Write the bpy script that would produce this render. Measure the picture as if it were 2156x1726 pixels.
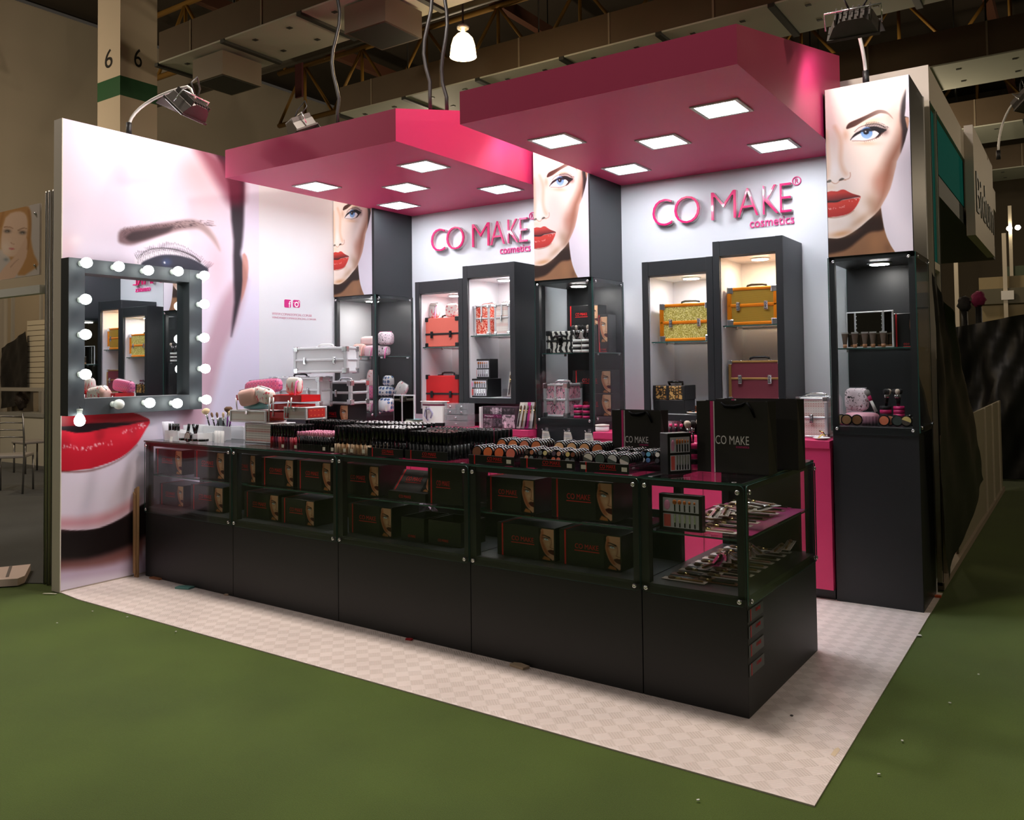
import bpy, bmesh, math, random
import numpy as np
from mathutils import Vector, Matrix
random.seed(7); RNG = np.random.default_rng(7)
for o in list(bpy.data.objects): bpy.data.objects.remove(o)
SC = bpy.context.scene; COL = SC.collection
PI = math.pi
# ------------------------------------------------------------------ camera (solved from the photograph, 2156 x 1726)
W, H = 2156, 1726
CAM = np.array([1.2061, -3.5595, 1.5005]); YAW, PITCH, ROLL, F, PX, PY = 0.6046, 0.0319, -0.0116, 1774.96, 1054.82, 717.28
_f = np.array([-math.sin(YAW)*math.cos(PITCH), math.cos(YAW)*math.cos(PITCH), math.sin(PITCH)])
_r = np.array([math.cos(YAW), math.sin(YAW), 0.0]); _u = np.cross(_r, _f)
CR = _r*math.cos(ROLL)+_u*math.sin(ROLL); CU = -_r*math.sin(ROLL)+_u*math.cos(ROLL); CF = _f
cd = bpy.data.cameras.new('camera'); cam = bpy.data.objects.new('camera', cd); COL.objects.link(cam)
cd.sensor_width = 36; cd.lens = F*36/W; cd.shift_x = (W/2-PX)/W; cd.shift_y = (PY-H/2)/W; cd.clip_end = 200
cam.matrix_world = Matrix(((CR[0], CU[0], -CF[0], CAM[0]), (CR[1], CU[1], -CF[1], CAM[1]), (CR[2], CU[2], -CF[2], CAM[2]), (0, 0, 0, 1)))
SC.camera = cam
SC.cycles.transparent_max_bounces = 32
def at(x, y, ax, v):
    d = CF+CR*(x-PX)/F-CU*(y-PY)/F
    return Vector(CAM+d*((v-CAM[ax])/d[ax]))
def proj(X, Y, Z):
    dx, dy, dz = X-CAM[0], Y-CAM[1], Z-CAM[2]
    z = dx*CF[0]+dy*CF[1]+dz*CF[2]
    return PX+F*(dx*CR[0]+dy*CR[1]+dz*CR[2])/z, PY-F*(dx*CU[0]+dy*CU[1]+dz*CU[2])/z
# ------------------------------------------------------------------ world and hall light
wd = bpy.data.worlds.new('world'); SC.world = wd; wd.use_nodes = True
wd.node_tree.nodes['Background'].inputs[0].default_value = (0.30, 0.25, 0.20, 1)
wd.node_tree.nodes['Background'].inputs[1].default_value = 0.11
SC.view_settings.view_transform = 'Standard'; SC.view_settings.look = 'None'
SC.view_settings.exposure = 0.0; SC.view_settings.gamma = 1.0; SC.view_settings.use_curve_mapping = False
def lamp(kind, name, loc, power, color=(1, 1, 1), size=.3, aim=None, spot=None, blend=.5):
    l = bpy.data.lights.new(name, kind); l.energy = power; l.color = color
    if kind == 'AREA': l.size = size
    else: l.shadow_soft_size = size
    if spot: l.spot_size = spot; l.spot_blend = blend
    o = bpy.data.objects.new(name, l); COL.objects.link(o); o.location = loc
    if aim is not None: o.rotation_euler = (Vector(aim)-Vector(loc)).to_track_quat('-Z', 'Y').to_euler()
    return o
for x, y, p in ((-3.3, .52, 150), (-.7, .47, 140), (-7.2, -1.6, 85), (2.4, -1.8, 24), (-3, -6, 60)):
    lamp('AREA', 'hall_fill_area_light', (x, y, 5.35), p, (1, .88, .78), .5, (x, y, 0))  # added overhead fill without fittings, placed to light floor but not canopy fronts
for x, y, p in ((-12, .2, 270), (-8.5, 8.5, 170), (-1.5, 11.5, 160), (5.5, 4.0, 190), (-8, -4, 34), (4, 15.5, 150)):
    lamp('POINT', 'hall_fill_point_light', (x, y, 5.0), p, (1, .80, .56), .15)  # added fill points without fittings, brightening hall walls, roof and right-hand stand
# ------------------------------------------------------------------ helpers
def lin(c):
    c = [v/255 for v in c]
    return tuple(v/12.92 if v <= .04045 else ((v+.055)/1.055)**2.4 for v in c)
MATS = {}
def M(name, col=(200, 200, 200), rough=.5, metal=0, spec=.5, emit=None, es=1, coat=0, noise=0, nscale=20, bump=0, bscale=80, alpha=1, trans=0):
    if name in MATS: return MATS[name]
    m = bpy.data.materials.new(name); m.use_nodes = True; nt = m.node_tree; b = nt.nodes['Principled BSDF']
    L = lin(col); b.inputs['Base Color'].default_value = (*L, 1); b.inputs['Roughness'].default_value = rough
    b.inputs['Metallic'].default_value = metal; b.inputs['Specular IOR Level'].default_value = spec
    b.inputs['Coat Weight'].default_value = coat; b.inputs['Alpha'].default_value = alpha; b.inputs['Transmission Weight'].default_value = trans
    if emit: b.inputs['Emission Color'].default_value = (*lin(emit), 1); b.inputs['Emission Strength'].default_value = es
    tc = None
    if noise or bump: tc = nt.nodes.new('ShaderNodeTexCoord')
    if noise:
        n = nt.nodes.new('ShaderNodeTexNoise'); n.inputs['Scale'].default_value = nscale; n.inputs['Detail'].default_value = 4
        r = nt.nodes.new('ShaderNodeMapRange'); r.inputs[3].default_value = 1-noise; r.inputs[4].default_value = 1+noise
        mx = nt.nodes.new('ShaderNodeVectorMath'); mx.operation = 'SCALE'; mx.inputs[0].default_value = L
        nt.links.new(tc.outputs['Object'], n.inputs['Vector']); nt.links.new(n.outputs['Fac'], r.inputs[0])
        nt.links.new(r.outputs[0], mx.inputs['Scale']); nt.links.new(mx.outputs[0], b.inputs['Base Color'])
    if bump:
        n = nt.nodes.new('ShaderNodeTexNoise'); n.inputs['Scale'].default_value = bscale; n.inputs['Detail'].default_value = 3
        bp = nt.nodes.new('ShaderNodeBump'); bp.inputs['Strength'].default_value = bump; bp.inputs['Distance'].default_value = .003
        nt.links.new(tc.outputs['Object'], n.inputs['Vector']); nt.links.new(n.outputs['Fac'], bp.inputs['Height']); nt.links.new(bp.outputs[0], b.inputs['Normal'])
    MATS[name] = m; return m
def nodemat(name):
    m = bpy.data.materials.new(name); m.use_nodes = True; MATS[name] = m
    return m, m.node_tree, m.node_tree.nodes['Principled BSDF']
def pane_mat(name, tint=(.97, .985, .978), ior=1.33):
    m = bpy.data.materials.new(name); m.use_nodes = True; nt = m.node_tree; nt.nodes.clear()
    o = nt.nodes.new('ShaderNodeOutputMaterial'); t = nt.nodes.new('ShaderNodeBsdfTransparent'); g = nt.nodes.new('ShaderNodeBsdfGlossy')
    f = nt.nodes.new('ShaderNodeFresnel'); mx = nt.nodes.new('ShaderNodeMixShader')
    t.inputs[0].default_value = (*tint, 1); g.inputs['Roughness'].default_value = 0
    ge = nt.nodes.new('ShaderNodeNewGeometry'); mr = nt.nodes.new('ShaderNodeMapRange'); mr.inputs[3].default_value = ior; mr.inputs[4].default_value = 1/ior
    nt.links.new(ge.outputs['Backfacing'], mr.inputs[0]); nt.links.new(mr.outputs[0], f.inputs[0])   # same reflectance on both faces of the sheet
    nt.links.new(f.outputs[0], mx.inputs[0]); nt.links.new(t.outputs[0], mx.inputs[1]); nt.links.new(g.outputs[0], mx.inputs[2]); nt.links.new(mx.outputs[0], o.inputs[0])
    MATS[name] = m; return m
GLASS = pane_mat('clear_glass'); ACRYL = pane_mat('clear_acrylic', (.96, .96, .97), 1.45)
vm, vnt, vb = nodemat('print_colours'); _a = vnt.nodes.new('ShaderNodeVertexColor'); _a.layer_name = 'Col'
vnt.links.new(_a.outputs[0], vb.inputs['Base Color']); vb.inputs['Roughness'].default_value = .42; vb.inputs['Specular IOR Level'].default_value = .3
class B:
    """collects shapes into one bmesh; done() links it as one mesh object"""
    def __init__(s): s.bm = bmesh.new(); s.mi = 0
    def _tag(s, fs):
        for f in fs: f.material_index = s.mi
    def m(s, i): s.mi = i; return s
    def box(s, x0, x1, y0, y1, z0, z1, bev=0, seg=1):
        v = [s.bm.verts.new(p) for p in ((x0, y0, z0), (x1, y0, z0), (x1, y1, z0), (x0, y1, z0), (x0, y0, z1), (x1, y0, z1), (x1, y1, z1), (x0, y1, z1))]
        fs = [s.bm.faces.new([v[i] for i in q]) for q in ((3, 2, 1, 0), (4, 5, 6, 7), (0, 1, 5, 4), (1, 2, 6, 5), (2, 3, 7, 6), (3, 0, 4, 7))]
        s._tag(fs)
        if bev:
            es = list({e for f in fs for e in f.edges})
            r = bmesh.ops.bevel(s.bm, geom=es, offset=bev, segments=seg, profile=.5, affect='EDGES'); s._tag(r['faces'])
        return s
    def quad(s, a, b, c, d): s._tag([s.bm.faces.new([s.bm.verts.new(p) for p in (a, b, c, d)])]); return s
    def poly(s, pts): s._tag([s.bm.faces.new([s.bm.verts.new(p) for p in pts])]); return s
    def ring(s, c, ax, r, n, rx=None):
        ax = Vector(ax).normalized(); u = ax.orthogonal().normalized()
        if abs(ax.z) > .99: u = Vector((1, 0, 0))
        w = ax.cross(u); c = Vector(c)
        return [s.bm.verts.new(c+(u*math.cos(2*PI*i/n)+w*math.sin(2*PI*i/n))*r) for i in range(n)]
    def skin(s, A, Bv, smooth=True):
        n = len(A); fs = [s.bm.faces.new((A[i], A[(i+1) % n], Bv[(i+1) % n], Bv[i])) for i in range(n)]
        for f in fs: f.smooth = smooth
        s._tag(fs)
    def cyl(s, p0, p1, r0, r1=None, n=12, caps=True):
        r1 = r0 if r1 is None else r1; ax = Vector(p1)-Vector(p0)
        a = s.ring(p0, ax, max(r0, 1e-5), n); b = s.ring(p1, ax, max(r1, 1e-5), n); s.skin(a, b)
        if caps: s._tag([s.bm.faces.new(a[::-1]), s.bm.faces.new(b)])
        return s
    def lathe(s, prof, c=(0, 0, 0), ax=(0, 0, 1), n=16, cap0=True, cap1=True):
        """prof: list of (radius, height) along ax"""
        ax = Vector(ax).normalized(); c = Vector(c); rs = [s.ring(c+ax*h, ax, max(r, 1e-4), n) for r, h in prof]
        for a, b in zip(rs, rs[1:]): s.skin(a, b)
        if cap0: s._tag([s.bm.faces.new(rs[0][::-1])])
        if cap1: s._tag([s.bm.faces.new(rs[-1])])
        return s
    def tube(s, pts, r, n=8):
        pts = [Vector(p) for p in pts]; prev = None; first = None
        for i, p in enumerate(pts):
            t = (pts[min(i+1, len(pts)-1)]-pts[max(i-1, 0)])
            rr = r[i] if isinstance(r, (list, tuple)) else r
            if prev is None: u = t.orthogonal().normalized()
            else: u = (u-t*(u.dot(t)/t.length_squared)).normalized()
            w = t.normalized().cross(u)
            k = [s.bm.verts.new(p+(u*math.cos(2*PI*j/n)+w*math.sin(2*PI*j/n))*rr) for j in range(n)]
            if prev: s.skin(prev, k)
            else: s._tag([s.bm.faces.new(k[::-1])])
            prev = k
        s._tag([s.bm.faces.new(prev)]); return s
    def prism(s, pts, h, axis='y', o=0, bev=0):
        """outline pts (2d) pushed along an axis from o to o+h"""
        def P(p, d): return {'y': (p[0], d, p[1]), 'x': (d, p[0], p[1]), 'z': (p[0], p[1], d)}[axis]
        a = [s.bm.verts.new(P(p, o)) for p in pts]; b = [s.bm.verts.new(P(p, o+h)) for p in pts]; n = len(pts)
        fs = [s.bm.faces.new(a[::-1]), s.bm.faces.new(b)]+[s.bm.faces.new((a[i], a[(i+1) % n], b[(i+1) % n], b[i])) for i in range(n)]
        s._tag(fs); return s
    def ball(s, c, rx, ry=None, rz=None, n=12, mid=8):
        ry = ry or rx; rz = rz or rx; c = Vector(c); rows = []
        for i in range(1, mid):
            t = PI*i/mid; rows.append([s.bm.verts.new((c.x+rx*math.sin(t)*math.cos(2*PI*j/n), c.y+ry*math.sin(t)*math.sin(2*PI*j/n), c.z-rz*math.cos(t))) for j in range(n)])
        for a, b in zip(rows, rows[1:]): s.skin(a, b)
        lo = s.bm.verts.new((c.x, c.y, c.z-rz)); hi = s.bm.verts.new((c.x, c.y, c.z+rz)); fs = []
        for j in range(n):
            fs.append(s.bm.faces.new((lo, rows[0][(j+1) % n], rows[0][j]))); fs.append(s.bm.faces.new((hi, rows[-1][j], rows[-1][(j+1) % n])))
        for f in fs: f.smooth = True
        s._tag(fs); return s
    def xf(s, mat): bmesh.ops.transform(s.bm, matrix=mat, verts=s.bm.verts); return s
    def mesh(s, name, mats):
        bmesh.ops.recalc_face_normals(s.bm, faces=s.bm.faces)
        me = bpy.data.meshes.new(name); s.bm.to_mesh(me); s.bm.free()
        for m in (mats if isinstance(mats, (list, tuple)) else [mats]): me.materials.append(m)
        return me
    def done(s, name, mats, parent=None, loc=(0, 0, 0), rot=(0, 0, 0)): return ob(name, s.mesh(name, mats), parent, loc, rot)
def ob(name, me, parent=None, loc=(0, 0, 0), rot=(0, 0, 0), scale=None):
    o = bpy.data.objects.new(name, me); COL.objects.link(o); o.location = loc; o.rotation_euler = rot
    if scale: o.scale = scale
    if parent: o.parent = parent
    return o
def tag(o, label, cat, group=None):
    o['label'] = label; o['category'] = cat
    if group: o['group'] = group
    return o
def thing(name, label, cat, loc=(0, 0, 0), rz=0, group=None):
    o = bpy.data.objects.new(name, None); COL.objects.link(o); o.location = loc; o.rotation_euler = (0, 0, rz); o.empty_display_size = .05
    return tag(o, label, cat, group)
def struct(o): o['kind'] = 'structure'; return o
def clone(root, loc, rz=None, label=None, group=None):
    def cp(o, par):
        c = o.copy(); COL.objects.link(c); c.parent = par
        for k in o.children: cp(k, c)
        return c
    r = cp(root, None); r.location = loc
    if rz is not None: r.rotation_euler = (0, 0, rz)
    if label: r['label'] = label
    if group: r['group'] = group
    return r
TXT = {}
def text_me(s, size, mat, depth=.0006, thin=0, space=1.0):
    k = (s, size, mat.name, depth, thin)
    if k in TXT: return TXT[k]
    c = bpy.data.curves.new('t', 'FONT'); c.body = s; c.size = size; c.extrude = depth; c.offset = thin; c.space_character = space; c.resolution_u = 4
    o = bpy.data.objects.new('t', c); COL.objects.link(o); bpy.context.view_layer.update()
    me = bpy.data.meshes.new_from_object(o.evaluated_get(bpy.context.evaluated_depsgraph_get())); bpy.data.objects.remove(o)
    me.materials.clear(); me.materials.append(mat); TXT[k] = me; return me
def width(me):
    xs = [v.co.x for v in me.vertices]; return (min(xs), max(xs)) if xs else (0, 0)
def fit_text(name, s, mat, parent, x0, x1, z0, z1, y, depth=.0006, plane='front', thin=0):
    """text stretched into the box x0..x1, z0..z1 on a plane facing -Y"""
    me = text_me(s, 1, mat, depth, thin); a, b = width(me); zs = [v.co.y for v in me.vertices]; c, d = min(zs), max(zs)
    sx, sz = (x1-x0)/(b-a), (z1-z0)/(d-c)
    return ob(name, me, parent, (x0-a*sx, y, z0-c*sz), (PI/2, 0, 0), (sx, sz, 1))
# ------------------------------------------------------------------ painter for printed faces (posters, mural, boxes)
def spline(pts, n=6, closed=True):
    P = np.array(pts, float); N = len(P); out = []
    for i in range(N if closed else N-1):
        p0, p1, p2, p3 = [P[(i+k) % N] if closed else P[min(max(i+k, 0), N-1)] for k in (-1, 0, 1, 2)]
        for t in np.arange(n)/n: out.append(.5*((2*p1)+(-p0+p2)*t+(2*p0-5*p1+4*p2-p3)*t*t+(-p0+3*p1-3*p2+p3)*t**3))
    if not closed: out.append(P[-1])
    return np.array(out)
class Paint:
    def __init__(s, X, Y, col): s.X, s.Y = X, Y; s.C = np.tile(np.array(col, float), (len(X), 1))
    def _mix(s, idx, a, col): s.C[idx] += (np.array(col, float)-s.C[idx])*np.clip(a, 0, 1)[:, None]
    def _box(s, p, mg): return np.nonzero((s.X > p[:, 0].min()-mg) & (s.X < p[:, 0].max()+mg) & (s.Y > p[:, 1].min()-mg) & (s.Y < p[:, 1].max()+mg))[0]
    def poly(s, pts, col, fe=1.2, al=1, n=5, col2=None, g=None, inner=False):
        """feathered filled outline; g=(x0,y0,x1,y1) blends col to col2 along that line"""
        p = spline(pts, n) if n > 1 else np.array(pts, float); i = s._box(p, fe*2)
        if not len(i): return s
        x, y = s.X[i], s.Y[i]; d2 = np.full(len(i), 1e18); ins = np.zeros(len(i), bool)
        for (ax, ay), (bx, by) in zip(p, np.roll(p, -1, 0)):
            ex, ey = bx-ax, by-ay; L = ex*ex+ey*ey+1e-12; t = np.clip(((x-ax)*ex+(y-ay)*ey)/L, 0, 1)
            d2 = np.minimum(d2, (x-ax-t*ex)**2+(y-ay-t*ey)**2)
            if ay != by: ins ^= ((ay > y) != (by > y)) & (x < ex*(y-ay)/(by-ay)+ax)
        d = np.sqrt(d2)*np.where(ins, -1, 1); k = np.clip(.5-d/(2*fe), 0, 1); k = k*k*(3-2*k)*al
        if col2 is not None:
            gx, gy = g[2]-g[0], g[3]-g[1]; t = np.clip(((x-g[0])*gx+(y-g[1])*gy)/(gx*gx+gy*gy), 0, 1)[:, None]
            cc = np.array(col, float)*(1-t)+np.array(col2, float)*t; s.C[i] += (cc-s.C[i])*k[:, None]
        else: s._mix(i, k, col)
        return s
    def line(s, pts, col, w0, w1=None, fe=.6, al=1, n=5):
        p = spline(pts, n, False) if n > 1 and len(pts) > 2 else np.array(pts, float); w1 = w0 if w1 is None else w1; i = s._box(p, max(w0, w1)+fe*2)
        if not len(i): return s
        x, y = s.X[i], s.Y[i]; best = np.full(len(i), 1e9); m = len(p)-1
        for k in range(m):
            (ax, ay), (bx, by) = p[k], p[k+1]; ex, ey = bx-ax, by-ay; t = np.clip(((x-ax)*ex+(y-ay)*ey)/(ex*ex+ey*ey+1e-12), 0, 1)
            best = np.minimum(best, np.hypot(x-ax-t*ex, y-ay-t*ey)-(w0+(w1-w0)*(k+t)/m)/2)
        s._mix(i, np.clip(.5-best/(2*fe), 0, 1)*al, col); return s
    def blob(s, cx, cy, rx, ry, col, al=1, rot=0):
        c, n = math.cos(rot), math.sin(rot); dx, dy = s.X-cx, s.Y-cy
        u = (dx*c+dy*n)/rx; v = (-dx*n+dy*c)/ry; i = np.nonzero(u*u+v*v < 6)[0]
        s._mix(i, al*np.exp(-1.4*(u[i]**2+v[i]**2)), col); return s
def grid_mesh(name, P, nu, nv, C, mat=vm):
    """P: (nv*nu,3) points row by row, C: sRGB 0..255 per point"""
    me = bpy.data.meshes.new(name); me.vertices.add(nu*nv); me.vertices.foreach_set('co', np.asarray(P, np.float32).ravel())
    i = np.arange((nv-1)*(nu-1)); r, c = i//(nu-1), i % (nu-1); a = r*nu+c
    q = np.stack([a, a+nu, a+nu+1, a+1], 1).astype(np.int32)
    me.loops.add(q.size); me.loops.foreach_set('vertex_index', q.ravel()); me.polygons.add(len(q)); me.polygons.foreach_set('loop_start', np.arange(len(q), dtype=np.int32)*4)
    me.update(calc_edges=True); at_ = me.color_attributes.new('Col', 'FLOAT_COLOR', 'POINT')
    c = np.clip(np.asarray(C)/255, 0, 1); c = np.where(c <= .04045, c/12.92, ((c+.055)/1.055)**2.4)
    at_.data.foreach_set('color', np.concatenate([c, np.ones((len(c), 1))], 1).astype(np.float32).ravel()); me.materials.append(mat); return me
# ------------------------------------------------------------------ shared materials
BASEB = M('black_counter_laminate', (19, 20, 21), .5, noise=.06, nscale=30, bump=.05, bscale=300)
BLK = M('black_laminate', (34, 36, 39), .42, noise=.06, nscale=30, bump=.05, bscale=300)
SLATE = M('dark_slate_laminate', (48, 53, 58), .5, bump=.04, bscale=300)
PINK = M('pink_paint', (210, 52, 106), .5, noise=.02, nscale=3)
WHITE = M('white_laminate', (214, 214, 219), .45)
CHROME = M('chrome', (230, 230, 233), .2, metal=.9)
ALU = M('brushed_aluminium', (216, 217, 220), .38, metal=.5, noise=.05, nscale=40)
EDGE = M('glass_edge', (52, 86, 80), .15, spec=.8)
REDP = M('red_print', (205, 20, 28), .5)
WHITEP = M('white_print', (240, 238, 236), .5)
PINKP = M('pink_print', (225, 50, 130), .5)
BLKC = M('black_card', (22, 22, 24), .38, coat=.15)
BLKG = M('black_gloss_plastic', (14, 14, 16), .16)
BLKM = M('black_matt_plastic', (22, 22, 24), .5)
STICK = M('price_sticker', (232, 226, 214), .6)
LED = M('led_diffuser', (255, 255, 255), .5, emit=(243, 249, 255), es=57)
DOWN = M('downlight_diffuser', (255, 255, 255), .5, emit=(255, 248, 244), es=95)
WARM = M('warm_downlight_diffuser', (255, 240, 220), .5, emit=(255, 228, 190), es=125)
# ------------------------------------------------------------------ ground
def carpet(name, col, nz):
    m, nt, b = nodemat(name); tc = nt.nodes.new('ShaderNodeTexCoord'); n = nt.nodes.new('ShaderNodeTexNoise'); n.inputs['Scale'].default_value = 260; n.inputs['Detail'].default_value = 3
    n2 = nt.nodes.new('ShaderNodeTexNoise'); n2.inputs['Scale'].default_value = 1.3; n2.inputs['Detail'].default_value = 5
    r = nt.nodes.new('ShaderNodeValToRGB'); c = lin(col); r.color_ramp.elements[0].color = (*[v*(1-nz) for v in c], 1); r.color_ramp.elements[1].color = (*[v*(1+nz) for v in c], 1)
    r.color_ramp.elements[0].position = .35; r.color_ramp.elements[1].position = .65
    mx = nt.nodes.new('ShaderNodeMath'); mx.operation = 'MULTIPLY_ADD'; mx.inputs[1].default_value = .55
    nt.links.new(tc.outputs['Object'], n.inputs['Vector']); nt.links.new(tc.outputs['Object'], n2.inputs['Vector'])
    h = nt.nodes.new('ShaderNodeMath'); h.operation = 'MULTIPLY'; h.inputs[1].default_value = .45
    nt.links.new(n2.outputs['Fac'], h.inputs[0]); nt.links.new(n.outputs['Fac'], mx.inputs[0]); nt.links.new(h.outputs[0], mx.inputs[2])
    nt.links.new(mx.outputs[0], r.inputs[0]); nt.links.new(r.outputs[0], b.inputs['Base Color'])
    b.inputs['Roughness'].default_value = .95; b.inputs['Specular IOR Level'].default_value = .1; b.inputs['Sheen Weight'].default_value = .15
    bp = nt.nodes.new('ShaderNodeBump'); bp.inputs['Strength'].default_value = .5; bp.inputs['Distance'].default_value = .004; nt.links.new(n.outputs['Fac'], bp.inputs['Height']); nt.links.new(bp.outputs[0], b.inputs['Normal'])
    return m
GREEN = carpet('green_needle_carpet', (66, 82, 28), .3); GREYC = carpet('charcoal_carpet', (66, 68, 66), .25)
struct(B().box(-22, 16, -14, 22, -.10, -.004).done('floor', GREEN))
g0 = at(103, 1236, 2, 0); g1 = at(0, 1243, 2, 0)
tag(B().prism([(-14.95, g1.y-.4), (g0.x-.3, g0.y-.05), (g0.x-.02, g0.y+.1), (-4.72, 3.9), (-14.95, 3.9)], .006, 'z', -.004).done('carpet_tile_area', GREYC), 'charcoal carpet of the neighbouring stand behind the tall mural wall', 'carpet')
# white vinyl with a basket-weave diamond relief
m, nt, b = nodemat('white_vinyl'); tc = nt.nodes.new('ShaderNodeTexCoord'); mp = nt.nodes.new('ShaderNodeMapping'); mp.inputs['Rotation'].default_value = (0, 0, PI/4)
ck = nt.nodes.new('ShaderNodeTexChecker'); ck.inputs['Scale'].default_value = 16; ck.inputs[1].default_value = (*lin((232, 219, 214)), 1); ck.inputs[2].default_value = (*lin((219, 206, 200)), 1)
nt.links.new(tc.outputs['Object'], mp.inputs[0]); nt.links.new(mp.outputs[0], ck.inputs['Vector'])
ns = nt.nodes.new('ShaderNodeTexNoise'); ns.inputs['Scale'].default_value = 2.2; ns.inputs['Detail'].default_value = 6; nt.links.new(tc.outputs['Object'], ns.inputs['Vector'])
mr = nt.nodes.new('ShaderNodeMapRange'); mr.inputs[1].default_value = .3; mr.inputs[2].default_value = .7; mr.inputs[3].default_value = .90; mr.inputs[4].default_value = 1.03; nt.links.new(ns.outputs['Fac'], mr.inputs[0])
vs = nt.nodes.new('ShaderNodeVectorMath'); vs.operation = 'SCALE'; nt.links.new(ck.outputs['Color'], vs.inputs[0]); nt.links.new(mr.outputs[0], vs.inputs['Scale']); nt.links.new(vs.outputs[0], b.inputs['Base Color'])
def wave(rot):
    w = nt.nodes.new('ShaderNodeTexWave'); w.inputs['Scale'].default_value = 26; w.bands_direction = 'X' if rot else 'Y'; nt.links.new(mp.outputs[0], w.inputs['Vector']); return w
w1, w2 = wave(0), wave(1); mxw = nt.nodes.new('ShaderNodeMix'); nt.links.new(ck.outputs['Fac'], mxw.inputs[0]); nt.links.new(w1.outputs['Fac'], mxw.inputs[2]); nt.links.new(w2.outputs['Fac'], mxw.inputs[3])
bp = nt.nodes.new('ShaderNodeBump'); bp.inputs['Strength'].default_value = .5; bp.inputs['Distance'].default_value = .002; nt.links.new(mxw.outputs[0], bp.inputs['Height']); nt.links.new(bp.outputs[0], b.inputs['Normal']); b.inputs['Roughness'].default_value = .34
f0 = at(165, 1262, 2, 0); f1 = at(1715, 1697, 2, 0)
tag(B().prism([(-4.59, -.50), (f0.x, f0.y), (f1.x, f1.y), (.408, 2.06), (.408, 2.62), (-4.59, 2.62)], .006, 'z', -.004).done('vinyl_floor_mat', MATS['white_vinyl']), 'white embossed vinyl sheet with diamond weave under the black counter', 'floor mat')
FZ = .002
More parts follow.
